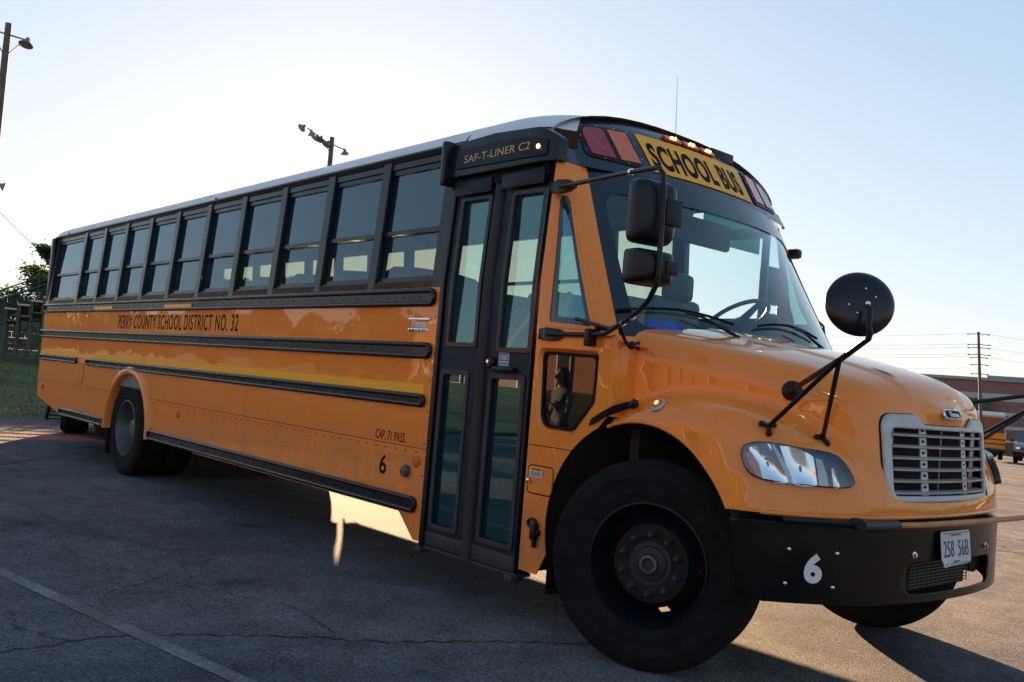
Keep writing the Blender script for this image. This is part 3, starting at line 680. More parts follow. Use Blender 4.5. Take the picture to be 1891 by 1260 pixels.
# door posts
mb = MB(); rows = []
for z in np.linspace(.28, 2.57, 8): rows.append([(-1.775, -sy(z)+.10, z), (-1.775, -sy(z)-.004, z), (-1.768, -sy(z)-.010, z), (-1.742, -sy(z)-.010, z), (-1.735, -sy(z)-.004, z), (-1.735, -sy(z)+.10, z)])
mb.grid(rows); mb.build('door_post', M_trim, bus)
mb = MB(); rows = []
for z in np.linspace(.29, 2.57, 8): rows.append([(-.885, -sy(z)+.08, z), (-.885, -sy(z)-.004, z), (-.872, -sy(z)-.006, z), (-.865, -sy(z)+.02, z)])
mb.grid(rows); mb.build('door_post', M_trim, bus)
mb = MB(); mb.box(-1.76, -.88, -1.20, -1.12, 2.50, 2.60); mb.build('door_header_seal', M_rubber, bus, smooth=False)
def door_leaf(x0, x1, gu, gl, handle):
    """x0..x1 leaf; gu upper glass (x0, x1, z0, z1), gl lower glass"""
    fn = lambda u, v, w: (u, -(sy(v)-.028+w), v)
    L = plate('door_leaf', rpoly([(x0, .285), (x1, .285), (x1, 2.545), (x0, 2.545)], .008), [rpoly([(g[0], g[2]), (g[1], g[2]), (g[1], g[3]), (g[0], g[3])], .02) for g in (gu, gl)], .036, fn, M_satin, bus, bevel=.004, cuts={'v': [1.9]}, label='entrance door leaf with two glass panels')
    for g in (gu, gl):
        q = rpoly([(g[0]-.018, g[2]-.018), (g[1]+.018, g[2]-.018), (g[1]+.018, g[3]+.018), (g[0]-.018, g[3]+.018)], .03); qi = rpoly([(g[0]+.012, g[2]+.012), (g[1]-.012, g[2]+.012), (g[1]-.012, g[3]-.012), (g[0]+.012, g[3]-.012)], .02)
        plate('door_gasket', q, [qi], .012, lambda u, v, w: fn(u, v, .020+w), M_dusty if g is gl else M_trim, L, bevel=.003, cuts={'v': [1.9]})
        p = MB(); p.add([fn(g[0]-.005, g[2]-.005, -.004), fn(g[1]+.005, g[2]-.005, -.004), fn(g[1]+.005, g[3]+.005, -.004), fn(g[0]-.005, g[3]+.005, -.004)], [(0, 1, 2, 3)]); p.build('door_glass', M_doorglass, L, smooth=False, fix=False)
    mb = MB(); mb.box(x0+.01, x1-.01, -1.2125, -1.206, 2.452, 2.54, .002); mb.build('kick_plate', M_satin, L)
    mb = MB(); mb.box(x0+.005, x1-.005, -1.2165, -1.209, .29, .375, .002); mb.build('kick_plate', M_dusty, L)
    return L
la = door_leaf(-1.730, -1.352, (-1.665, -1.392, 1.53, 2.43), (-1.690, -1.44, .415, 1.355), False)
lb = door_leaf(-1.276, -.890, (-1.178, -.908, 1.51, 2.42), (-1.22, -.935, .415, 1.352), True)
mb = MB(); rows = []
for z in np.linspace(.285, 2.545, 6): rows.append([(-1.352, -sy(z)+.03, z), (-1.350, -sy(z)-.004, z), (-1.330, -sy(z)-.020, z), (-1.312, -sy(z)-.004, z), (-1.308, -sy(z)-.004, z), (-1.29, -sy(z)-.018, z), (-1.276, -sy(z)-.002, z), (-1.276, -sy(z)+.03, z)])
mb.grid(rows); mb.build('door_edge_seal', M_dusty, bus, ang=60)
mb = MB(); mb.lathe([(.03, 0), (.034, .02), (.026, .034), (0, .036)], 16, axis_T((-1.215, -1.21, 1.432), (0, -1, 0))); lk = mb.build('door_lock', M_plastic, lb)
mb = MB(); mb.lathe([(.012, 0), (.010, .006), (0, .006)], 12, axis_T((-1.219, -1.245, 1.436), (0, -1, 0))); mb.build('key_barrel', M_chrome, lb)
mb = MB(); mb.box(-1.185, -1.0, -1.245, -1.205, 1.382, 1.41, .008); mb.build('handle', M_plastic, lb)
stk = MB(); stk.box(-1.165, -1.075, -1.2105, -1.2085, 1.415, 1.495, 0); sko = stk.build('sticker', mat('sticker_paper', (.42, .42, .50), .6), lb, smooth=False)
for k, (t_, hgt) in enumerate((('FLEET ENTRY', .010), ('O     O', .016), ('PUSH TO OPEN', .008), ('WATCH YOUR STEP', .008))):
    text('sticker_lettering', t_, M_black, sko, lambda u, v, w, k=k: (-1.12+u, -1.2106-w, 1.483-.018*k+v), .07, hgt, .0006)
mb = MB(); mb.box(-1.77, -.87, -1.215, -1.10, .262, .284, .004); mb.build('door_sill', M_dusty, bus)
mb = MB(); mb.box(-1.81, -1.74, -1.235, -1.14, .235, .275, .01); mb.box(-.95, -.88, -1.235, -1.14, .235, .275, .01); mb.build('door_hinge_foot', M_dusty, bus)

# ---------------------------------------------------------------- cab corners and windshield
ZB, ZT = 1.60, 2.576
def We(z):                                                    # windshield edge on the right side (x, s)
    t = (z-1.65)/.93; return Vector((-.382-.448*t-.02*t*(1-t), 1.08-.12*t))
def De(z): return Vector((-.842, sy(z)))
def Kc(z):
    t = min(1, max(0, (z-1.6)/.95)); return Vector((-.43-.385*t, 1.222-.055*t))
def corner(t, z, w, sg):
    a, k, b = De(z), Kc(z), We(z)
    if sg > 0: q = .11*min(1, max(0, (z-1.62)/.4)); a = a-Vector((.02+.05*max(0, z-2.3), q+.05*max(0, (z-2.3)/.3))); k = k-Vector((.06*q/.11, q))
    p = a*(1-t)**2+k*2*t*(1-t)+b*t*t; d = (k-a)*(1-t)+(b-k)*t; n = Vector((-d.y, d.x)); n.normalize()
    if n.y < 0 and n.x < 0: n = -n
    p = p+n*w; return (p.x, sg*p.y, z)
# triangular window: corners in (t, z) found from its real outline
def find_t(x, z, sg=-1):
    best = min(np.linspace(0, 1, 401), key=lambda t: abs(corner(t, z, 0, sg)[0]-x)); return float(best)
TW = [(find_t(-.765, 1.668), 1.668), (find_t(-.475, 1.655), 1.655), (find_t(-.70, 2.345)+.02, 2.36), (find_t(-.76, 2.36)-.02, 2.36)]
TWC = [(.13, 1.668), (.62, 1.648), (.50, 2.370), (.26, 2.375)]
def sc_poly(pts): return [(t, z) for t, z in pts]
def corner_plate(name, outer, holes, depth, m, sg, off=0., parent=None, **k):
    # work in a stretched plane so that bevels stay even, t scaled by .62 m
    S = .62; return plate(name, [(t*S, z) for t, z in outer], [[(t*S, z) for t, z in h] for h in holes], depth, lambda u, v, w: corner(u/S, v, w+off, sg), m, parent or bus, step=.04, ang=40, cuts={'u': [S*i/14 for i in range(1, 14)], 'v': [ZB+.1*i for i in range(1, 10)]}, **k)
def inset(poly, d):
    c = Vector((sum(p[0] for p in poly)/len(poly), sum(p[1] for p in poly)/len(poly))); S = .62
    out = []; n = len(poly)
    for i in range(n):
        a = Vector((poly[i-1][0]*S, poly[i-1][1])); p = Vector((poly[i][0]*S, poly[i][1])); b = Vector((poly[(i+1) % n][0]*S, poly[(i+1) % n][1]))
        u = (p-a).normalized(); v = (b-p).normalized(); n1 = Vector((-u.y, u.x)); n2 = Vector((-v.y, v.x)); m = (n1+n2); m = m/max(.3, m.dot(n1)) if m.length > 1e-6 else n1
        q = p+m*d; out.append((q.x/S, q.y))
    return out
for sg in (-1, 1):
    o0 = [(0, ZB), (1, ZB), (1, ZT), (0, ZT)]
    hole = rpoly([(t, z) for t, z in TWC], [.03, .03, .09, .09], 6)
    corner_plate('cab_corner_panel', o0, [hole], .012, M_bus, sg, .0)
    big = inset(TWC, -.022); lip = rpoly(big, [.04, .04, .11, .11], 6)
    fr = corner_plate('corner_window_recess', lip, [rpoly(inset(TWC, .0), [.03, .03, .09, .09], 6)], .010, M_bus, sg, .008)
    gk = corner_plate('corner_window_border', rpoly(inset(TWC, -.004), [.03, .03, .09, .09], 6), [rpoly(inset(TWC, .035), [.02, .02, .06, .06], 6)], .006, mat('frit_grey', (.035, .05, .065), .18, coat=.5), sg, .004)
    corner_plate('corner_window_glass', rpoly(inset(TWC, -.004), [.03, .03, .09, .09], 6), [], .003, M_doorglass, sg, -.004)
# windshield
ZW0, ZW1 = 1.600, 2.590
def wx(y, z, w=0):
    e = We(z); t = (z-1.62)/.96; xc = -.035-.61*t; xe = e.x; s = abs(y)/e.y
    x = xc-(xc-xe)*min(s, 1.15)**2.3
    return (x+.90*w, y, z+.42*w)
def ws_plate(name, outer, holes, m, off, depth=.003, **k):
    return plate(name, outer, holes, depth, lambda u, v, w: wx(u*We(v).y, v, w+off), m, bus, step=.05, cuts={'u': [-.95+.1*i for i in range(20)], 'v': [1.7+.1*i for i in range(9)]}, ang=40, **k)
OUT = rpoly([(-1.0, ZW0), (1.0, ZW0), (1.0, ZW1), (-1.0, ZW1)], [.10, .10, .01, .01], 8)
INN = rpoly([(-.925, 1.665), (.925, 1.665), (.935, 2.44), (-.935, 2.44)], [.10, .10, .12, .12], 8)
ws_plate('windshield_border', OUT, [INN], mat('frit_black', (.008, .011, .016), .16, coat=.4), .004, .004)
wso = ws_plate('windshield', rpoly([(-.99, ZW0+.005), (.99, ZW0+.005), (.99, ZW1), (-.99, ZW1)], [.10, .10, .01, .01], 8), [], M_ws, -.002)
# blue service sticker inside the lower corner
plate('service_sticker', [(-.86, 1.672), (-.70, 1.672), (-.70, 1.712), (-.86, 1.712)], [], .001, lambda u, v, w: wx(u*We(v).y, v, w+.0), mat('sticker_blue', (.01, .08, .45), .5), bus)

# ---------------------------------------------------------------- cab side below the windows (flat) and cowl
def side_hole(): return rpoly([(-.790, 1.510), (-.372, 1.500), (-.378, 1.262), (-.520, 1.095), (-.770, 1.100)], [.03, .03, .06, .08, .09])
for sg in (-1, 1):
    arc = arch_pts(ARCH_X, ARCH_Z, ARCH_R+.006, 116, 196, 16)
    out = [(-.842, ZB), (-.842, .32), (-.70, .32)]+arc[::-1]+[(-.29, 1.20), (-.278, 1.30), (-.278, ZB)]
    seam_z = .985
    up = [(-.842, ZB), (-.842, 1.0), (-.505, 1.0)]+[p for p in arc[::-1] if p[1] > 1.0]+[(-.278, 1.19), (-.278, ZB)]
    lo = [(-.842, .996), (-.842, .32), (-.70, .32)]+[p for p in arc[::-1] if p[1] < .992]+[(-.512, .996)]
    fn = side(sg)
    rh = rpoly([(-.812, 1.532), (-.350, 1.522), (-.356, 1.255), (-.508, 1.072), (-.79, 1.077)], [.04, .04, .08, .09, .10])
    plate('cab_side_panel', up, [rh], .008, lambda u, v, w: fn(u, v, w), M_bus, bus, bevel=.001)
    plate('cab_side_panel', lo, [], .008, lambda u, v, w: fn(u, v, w), M_bus, bus, bevel=.001)
    sh = side_hole(); rows = [[fn(p[0], p[1], .004) for p in rh]]
    # rolled recess between the panel opening and the glass
    rec = MB(); n = len(rh); idx = lambda P: P
    a = [Vector(p) for p in rh]; b = [Vector(p) for p in sh]
    if len(a) == len(b):
        ring = lambda k, o: [fn(*(a[i].lerp(b[i], k)), o) for i in range(n)]
        rec.grid([ring(0, .004), ring(.15, .007), ring(.45, .0), ring(.8, -.018), ring(1, -.022)], closed=False)
        V = rec.v; 
        for k in range(4): rec.f.append((k*n+n-1, k*n, (k+1)*n, (k+1)*n+n-1))
        rec.build('window_recess', M_bus, bus, ang=60)
    g = plate('stepwell_window', sh, [], .004, lambda u, v, w: fn(u, v, -.020+w), M_stepglass, bus)
    inn = [tuple(Vector(p).lerp(Vector((-.59, 1.30)), .085)) for p in sh]
    plate('window_seal', sh, [inn], .008, lambda u, v, w: fn(u, v, -.012+w), M_rubber, g, bevel=.002)
flap('battery_flap', -.815, -.628, .745, .885, .03, t=.010)
mb = MB(); mb.box(-.80, -.70, -1.2335, -1.2325, .828, .878, 0); cs = mb.build('caution_sticker', mat('sticker_white', (.62, .62, .60), .5), bus, smooth=False)
mb = MB(); mb.box(-.80, -.70, -1.2345, -1.2337, .862, .878, 0); mb.build('sticker_band', M_yellow, cs, smooth=False)
text('sticker_lettering', 'CAUTION', M_black, cs, lambda u, v, w: (-.75+u, -1.2350-w, .870+v), .075, .010, .0006, bold=.03)
for k, t_ in enumerate(('FLIP UP THIS DOOR', 'TO USE DISCONNECT', 'SWITCH KEEP DOOR', 'LATCHED IN USE')):
    text('sticker_lettering', t_, M_black, cs, lambda u, v, w, k=k: (-.75+u, -1.2338-w, .855-.0065*k+v), .082, .0042, .0006)
mb = MB(); mb.lathe([(.012, 0), (.013, .012), (.006, .016), (0, .017)], 12, axis_T((-.80, -1.235, .807), (0, -1, 0))); mb.build('latch', M_chrome, bus)
# rubber hook (hood hold-down) low on the panel
mb = MB(); mb.tube([(-.745+.032*math.cos(a), -1.238, .585+.022*math.sin(a)) for a in np.linspace(0, 2*math.pi, 17)[:-1]], .009, 8, closed=True); mb.box(-.735, -.70, -1.262, -1.225, .50, .59, .006); mb.box(-.750, -.685, -1.25, -1.225, .525, .555, .005); mb.box(-.73, -.705, -1.25, -1.228, .46, .51, .006); mb.build('rubber_hook', M_plastic, bus)
# cowl panel under the windshield and its black grille
mb = MB(); rows = []
for y in np.linspace(-1.10, 1.10, 31):
    s = abs(y); zt = np.interp(-.272, TOPX, TOPZ)-.03*(s/1.1)**4
    x0 = wx(y*min(1, We(1.62).y/1.1), 1.605)[0]
    rows.append([(x0-.05, y, 1.60), (x0+.012, y, 1.602), (max(x0+.015, -.28+.05), y, 1.585), (-.22, y, 1.54)])
mb.grid(rows); mb.build('cowl_grille', M_plastic, bus)
for sg in (-1, 1):                                            # painted cowl corner between cab side and bonnet
    mb = MB(); rows = []
    for z in np.linspace(1.195, 1.605, 9):
        row = []
        for t in np.linspace(0, 1, 9):
            r = .10; x = -.28+t*.10; 
            a = t*math.pi/2; row.append((-.279+.05*math.sin(a)-.0*z, sg*(1.221-.14*(1-math.cos(a))), z))
        rows.append(row)
    mb.grid(rows)
    top = []; 
    for k in range(5):
        tt = k/4; top.append([(We(1.6).x+.03+(.15)*tt, sg*(1.20-.0*tt-.28*j/6), 1.606-.05*tt-.010*j/6) for j in range(7)])
    mb.grid(top); mb.build('cowl_corner', M_bus, bus)

# ---------------------------------------------------------------- black front cap with the sign and the warning lamps
def cap_x(y, z): s = np.minimum(np.abs(y), 1.02); return -.690-.150*(s/.956)**2-.64*(z-2.648)
def cap_f(x, y, z):
    s = np.abs(y); zz = np.clip((z-2.83)/.262, 0, 1)
    hw = 1.185-.065*(z-2.6)-.075*np.clip(y*4, 0, 1)*np.clip((2.85-z)*5, 0, 1)
    zr = 2.815+.262*np.maximum(0, 1-(np.minimum(s, 1.17)/1.172)**2.5)**.62-.62*np.clip(x+1.15, 0, 1)**1.5*0-.33*np.clip(x+1.45, 0, 1)**2
    return smax(smax(s-hw, z-zr, .09), (x-cap_x(y, z))*.84, .10)
def cap_cut(x, y, z): return np.maximum(2.578-z, -.88-.5*np.clip(1-(np.abs(y)/1.0)**2, 0, 1)-x)
V, Q = shell(cap_f, cap_cut, (-1.42, -1.26, 2.54), (-.56, 1.26, 3.1), .016)
mb = MB(); mb.v = [tuple(v) for v in V]; mb.f = [tuple(q) for q in Q]; cap = mb.build('front_cap', mat('cap_black', (.014, .018, .026), .28, coat=.35, rvar=.12), bus, ang=50)
V, Q = shell(cap_f, lambda x, y, z: np.maximum(np.maximum(2.812-z, x+.884+.5*np.clip(1-(np.abs(y)/1.0)**2, 0, 1)), XD0+.05-x), (-1.78, -1.26, 2.76), (-.82, 1.26, 3.12), .02)
mb = MB(); mb.v = [tuple(v) for v in V]; mb.f = [tuple(q) for q in Q]; mb.build('roof_front_panel', M_roof, bus, ang=50)
# cap top that runs back over the roof edge
cap_look = hit_table(cap_f, lambda u, v: np.stack([u*0-.2, u, v], 1), (-1, 0, 0), np.linspace(-1.02, 1.02, 103), np.linspace(2.60, 2.98, 39))
def capmap(off):
    def f(u, v, w):
        h = cap_look(u, v)[0]
        return (h[0]+.842*(w+off), u, v+.54*(w+off))
    return f
SG = [(-.497, 2.640), (.497, 2.640), (.515, 2.893), (-.515, 2.893)]
plate('sign_plate', SG, [], .003, capmap(.005), M_signy, cap, cuts={'u': [-.4+.1*i for i in range(9)], 'v': [2.72, 2.8]}, ang=60)
text('sign_lettering', 'SCHOOL BUS', M_black, cap, lambda u, v, w: capmap(.007)(u*.90-.022, 2.756+v, w), 1.0, .172, .0012, bold=.035, spacing=1.08)
for y in (-.178, 0, .178):
    def cm(u, v, w, y=y): return capmap(.012)(y+u, 2.925+v, w)
    plate('clearance_lamp', rpoly([(-.072, -.020), (.072, -.020), (.072, .020), (-.072, .020)], .012), [], .022, cm, M_redamber, cap, bevel=.006)
    for dx in (-.016, .016):
        p = cm(dx, 0, .014); b2 = MB(); b2.ball(p, .010, 10, 6); b2.build('lamp_bulb', M_litcore, cap)
for sg in (-1, 1):
    box = rpoly([(sg*.548, 2.640), (sg*.575, 2.893), (sg*.93, 2.868), (sg*.965, 2.652)], [.02, .02, .09, .05], 6)
    if sg > 0: box = box[::-1]
    lb_ = plate('warning_lamp_housing', box, [], .008, capmap(.004), M_plastic, cap, bevel=.004, step=.05, cuts={'u': [sg*(.6+.1*i) for i in range(4)]}, ang=60)
    am = rpoly([(sg*.585, 2.668), (sg*.605, 2.868), (sg*.735, 2.862), (sg*.722, 2.665)], [.008]*4); rd = rpoly([(sg*.758, 2.665), (sg*.772, 2.860), (sg*.895, 2.848), (sg*.925, 2.80), (sg*.918, 2.668)], [.01, .02, .05, .06, .02])
    if sg > 0: am = am[::-1]; rd = rd[::-1]
    plate('amber_lens', am, [], .008, capmap(.011), M_amber, lb_, bevel=.002); plate('red_lens', rd, [], .008, capmap(.011), M_red, lb_, bevel=.002)
    sc = MB()
    for (u, v) in ((.565, 2.70), (.57, 2.80), (.585, 2.88), (.68, 2.878), (.80, 2.872), (.90, 2.86), (.945, 2.78), (.945, 2.69), (.84, 2.653), (.68, 2.651)):
        sc.lathe([(.004, 0), (0, .003)], 6, axis_T(capmap(.013)(sg*u, v, 0), (1, 0, .5)))
    sc.build('housing_screws', M_chrome, lb_, kind='stuff')
mb = MB(); mb.box(-1.05, -.93, .30, .55, 2.935, 3.005, .012); mb.build('roof_sensor', M_plastic, bus)
mb = MB(); mb.tube([(-1.0, 0, 2.98), (-1.0, 0, 3.04), (-1.02, 0, 3.42)], [.010, .004, .0018], 6); mb.build('antenna', M_chrome, bus)

# ---------------------------------------------------------------- wipers
for y0, d in ((-.397-.0, 1), (.43, 1)):
    a = wx(y0, 1.60, .03); pts = [(.0, y0, 1.625), tuple(Vector(wx(y0-.10, 1.66, .045))), tuple(Vector(wx(y0-.25, 1.735, .045))), tuple(Vector(wx(y0-.34, 1.752, .04)))]
    pts[0] = (wx(y0, 1.6)[0]+.05, y0, 1.615)
    mb = MB(); mb.tube(pts, [.014, .010, .007, .006], 8); wo = mb.build('wiper', M_plastic, bus)
    mb = MB(); mb.tube([wx(y0-.34+t, 1.742+.035*(1-(t/.33)**2)-.07*(t+.05 if t > 0 else .05)*.8, .022) for t in np.linspace(-.33, .30, 9)], .008, 6); mb.build('wiper_blade', M_rubber, wo)
# ---------------------------------------------------------------- bonnet with fenders (one moulded shell)
V, Q = shell(lambda x, y, z: hood_outer(x, y, z), lambda x, y, z: hood_full(x, y, z)[1], (-.30, -1.27, .82), (.96, 1.27, 1.76), .0165)
mb = MB(); mb.v = [tuple(v) for v in V]; mb.f = [tuple(q) for q in Q]; hood = mb.build('hood', M_bus, bus, ang=55)
def hfun(x, y, z): return hood_outer(np.asarray(x, float), np.asarray(y, float), np.asarray(z, float))
def hn(p): g = grad(hfun, np.array([p]))[0]; return Vector(g/np.linalg.norm(g))
def on_hood(x=None, y=None, z=None, off=0.):
    """point of the shell above (x, y), beside (x, z) or ahead of (y, z)"""
    if z is None: h = ray_hit(hfun, (x, y, 2.2), (0, 0, -1), 1.8)
    elif y is None: h = ray_hit(hfun, (x, -1.6, z), (0, 1, 0), 1.6)
    else: h = ray_hit(hfun, (1.4, y, z), (-1, 0, 0), 1.8)
    return Vector(h)+hn(h)*off
# rolled lips along the wheel opening and the lower edge
for sg in (-1, 1):
    rows = []; lip = []
    for a in np.linspace(25, 112, 30):
        x = ARCH_X+ARCH_R*math.cos(R(a)); z = ARCH_Z+ARCH_R*math.sin(R(a)); h = ray_hit(hfun, (x, -1.6, z), (0, 1, 0), 1.6)
        if h is not None: lip.append((x, sg*-(-h[1])*-1 if sg < 0 else -h[1], z))
    lip = [(p[0], sg*abs(p[1])-sg*.004, p[2]) for p in lip]
    mb = MB(); mb.tube(lip, .011, 8); mb.build('fender_lip', M_bus, hood, ang=80)
    mb = MB(); rows = []                                      # inner wheel tub
    for a in np.linspace(18, 200, 26):
        c, s_ = math.cos(R(a)), math.sin(R(a)); rows.append([(ARCH_X+(ARCH_R+.01)*c, sg*1.19, ARCH_Z+(ARCH_R+.01)*s_), (ARCH_X+(ARCH_R+.05)*c, sg*1.0, ARCH_Z+(ARCH_R+.05)*s_), (ARCH_X+(ARCH_R+.05)*c, sg*.62, ARCH_Z+(ARCH_R+.03)*s_)])
    mb.grid(rows); mb.build('wheel_tub', M_well, bus)
lw = []
for y in np.linspace(-1.12, 1.12, 49):
    h = ray_hit(hfun, (1.5, y, .852), (-1, 0, 0), 1.8)
    if h is not None: lw.append((h[0]-.006, y, .850))
mb = MB(); mb.tube(lw, .010, 8); mb.build('hood_lower_lip', M_bus, hood, ang=80)
# firewall / radiator behind the grille
mb = MB(); mb.box(-.26, -.20, -1.05, 1.05, .60, 1.50); mb.box(.55, .60, -.60, .60, .60, 1.22); mb.build('engine_bay', M_dark, bus, smooth=False)

# --- grille
def gx(y, z): return float(hood_front(abs(y), z))
GF = lambda off: (lambda u, v, w: (gx(u, v)+off+w, u, v))
GO = rpoly([(-.535, .918), (.535, .918), (.545, 1.322), (.31, 1.328), (.235, 1.282), (-.235, 1.282), (-.31, 1.328), (-.545, 1.322)], [.06, .06, .075, .03, .03, .03, .03, .075], 6)
GI = rpoly([(-.488, .948), (.488, .948), (.492, 1.258), (-.492, 1.258)], [.035, .035, .035, .035], 6)
gr = plate('grille', GO, [GI], .030, GF(.006), M_silver, bus, bevel=.009, step=.05, ang=45, cuts={'u': [-.5+.1*i for i in range(11)]})
GO2 = [(u*1.010, 1.12+(v-1.12)*1.014) for u, v in GO]
plate('grille_seal', GO2, [GI], .012, GF(-.001), M_rubber, gr, step=.05, cuts={'u': [-.5+.1*i for i in range(11)]})
for i in range(6):
    z = 1.226-.0535*i; rows = []
    for y in np.linspace(-.482, .482, 17):
        x = gx(y, z); rows.append([(x+.012, y, z-.003), (x+.014, y, z+.006), (x-.01, y, z+.012), (x-.035, y, z+.011), (x-.035, y, z-.003)])
    mb = MB(); mb.grid(rows, closed=True); mb.build('slat', M_silver, gr, ang=30)
for y in (-.225, .205):
    for i in range(7):
        z = 1.226-.0535*i+.028; 
        if i == 0: z -= .002
        mb = MB(); pl = plate('slat_bracket', rpoly([(y-.028, z-.019), (y+.028, z-.019), (y+.028, z+.019), (y-.028, z+.019)], .003), [rpoly([(y-.015, z-.005), (y+.015, z-.005), (y+.015, z+.007), (y-.015, z+.007)], .005)], .006, GF(-.006), M_silver, gr)
for y in (-.445, .440):
    mb = MB(); mb.box(gx(y, 1.1)-.04, gx(y, 1.1)-.03, y-.022, y+.022, .95, 1.26, .002); mb.build('grille_post', M_silver, gr)
mb = MB(); mb.box(.81, .815, .055, .065, .80, 1.26); mb.build('grille_brace', M_silver, gr)
mb = MB()
for z in np.arange(.74, 1.27, .017): mb.box(.788, .792, -.50, .50, z, z+.004)
mb.box(.77, .778, -.52, .52, .70, 1.27); mb.build('radiator', M_dark, gr, smooth=False, kind='stuff')
# badge on the lip
bc = on_hood(y=0., z=1.338, off=.0); bnv = Vector((.93, 0, .36)).normalized(); T = Matrix.Translation(bc+bnv*.004) @ Matrix(((0, -.36, .93), (1, 0, 0), (0, .93, .36))).to_4x4()
bp = rpoly([(-.088, -.026), (.088, -.026), (.084, .026), (-.084, .026)], .024, 6)
bo = plate('bonnet_badge', bp, [], .018, lambda u, v, w: T @ Vector((u, v, w+.004)), M_chrome, hood, bevel=.006)
bi = [(u*.86, v*.70) for u, v in bp]; plate('badge_face', bi, [], .004, lambda u, v, w: T @ Vector((u, v, w+.0145)), M_black, bo)
text('badge_lettering', 'Thomas', M_chrome, bo, lambda u, v, w: T @ Vector((u, v-.003, .017+w)), .105, .026, .002, bold=.02, shear=.1)
# bonnet seam lines, vent cuts
for sg in (-1, 1):
    pts = [on_hood(x=x, y=sg*(.30+.02*k), off=.002) for k, x in enumerate(np.linspace(.60, .72, 5))]
    mb = MB(); a = [on_hood(x=.60+.13*t, y=sg*(.30-.03*t)-sg*.016*math.sin(math.pi*t), off=.004) for t in np.linspace(0, 1, 9)]; b = [on_hood(x=.60+.13*t, y=sg*(.30-.03*t)+sg*.016*math.sin(math.pi*t), off=.004) for t in np.linspace(0, 1, 9)]
    mb.grid([a, b]); mb.build('hood_vent', M_dark, hood, fix=False)

# --- headlights
def head_pts(n=1):
    # outline as (distance from centreline, height) seen from ahead and outside; x found on the shell
    return rpoly([(1.19, 1.075), (1.155, 1.128), (.98, 1.135), (.80, 1.095), (.69, 1.025), (.675, .968), (.76, .960), (1.02, .962), (1.16, .985)], [.04, .05, .1, .1, .06, .02, .05, .1, .05], 5)
HD = Vector((.80, .60, 0)).normalized()
def _hl_org(u, v): return np.stack([.62+.624+.62*u, -.97-.496+.78*u, v], 1)
hl_look = hit_table(hfun, _hl_org, (-.78, .62, 0), np.linspace(-.40, .40, 81), np.linspace(.90, 1.18, 36))
def hl_map(sg, off):
    def f(u, v, w):
        h, n_ = hl_look(u, v); q = h+n_*(w+off); return (q.x, -q.y if sg > 0 else q.y, q.z)
    return f
HL0 = [(-.236, 1.085), (-.234, 1.112), (-.222, 1.134), (-.19, 1.149), (-.155, 1.155), (-.119, 1.156), (-.08, 1.153), (-.044, 1.147), (.035, 1.134), (.10, 1.127), (.155, 1.118), (.186, 1.109), (.206, 1.099), (.233, 1.075), (.255, 1.045), (.270, 1.018), (.278, .998), (.276, .986), (.266, .979), (.213, .974), (.14, .974), (.071, .976), (-.043, .979), (-.10, .982), (-.145, .988), (-.178, .997), (-.203, 1.013), (-.222, 1.040)]
def scl(P, k, c=(.02, 1.062)): return [(c[0]+(u-c[0])*k[0], c[1]+(v-c[1])*k[1]) for u, v in P]
HL = scl(HL0, (.97, .96))
M_hl = mat('headlamp_reflector', (.86, .87, .90), .13, metal=1)
M_hldark = mat('headlamp_bezel', (.02, .024, .032), .22, metal=.3)
UC = {'u': [-.22+.04*i for i in range(13)], 'v': [1.0, 1.04, 1.08, 1.12]}
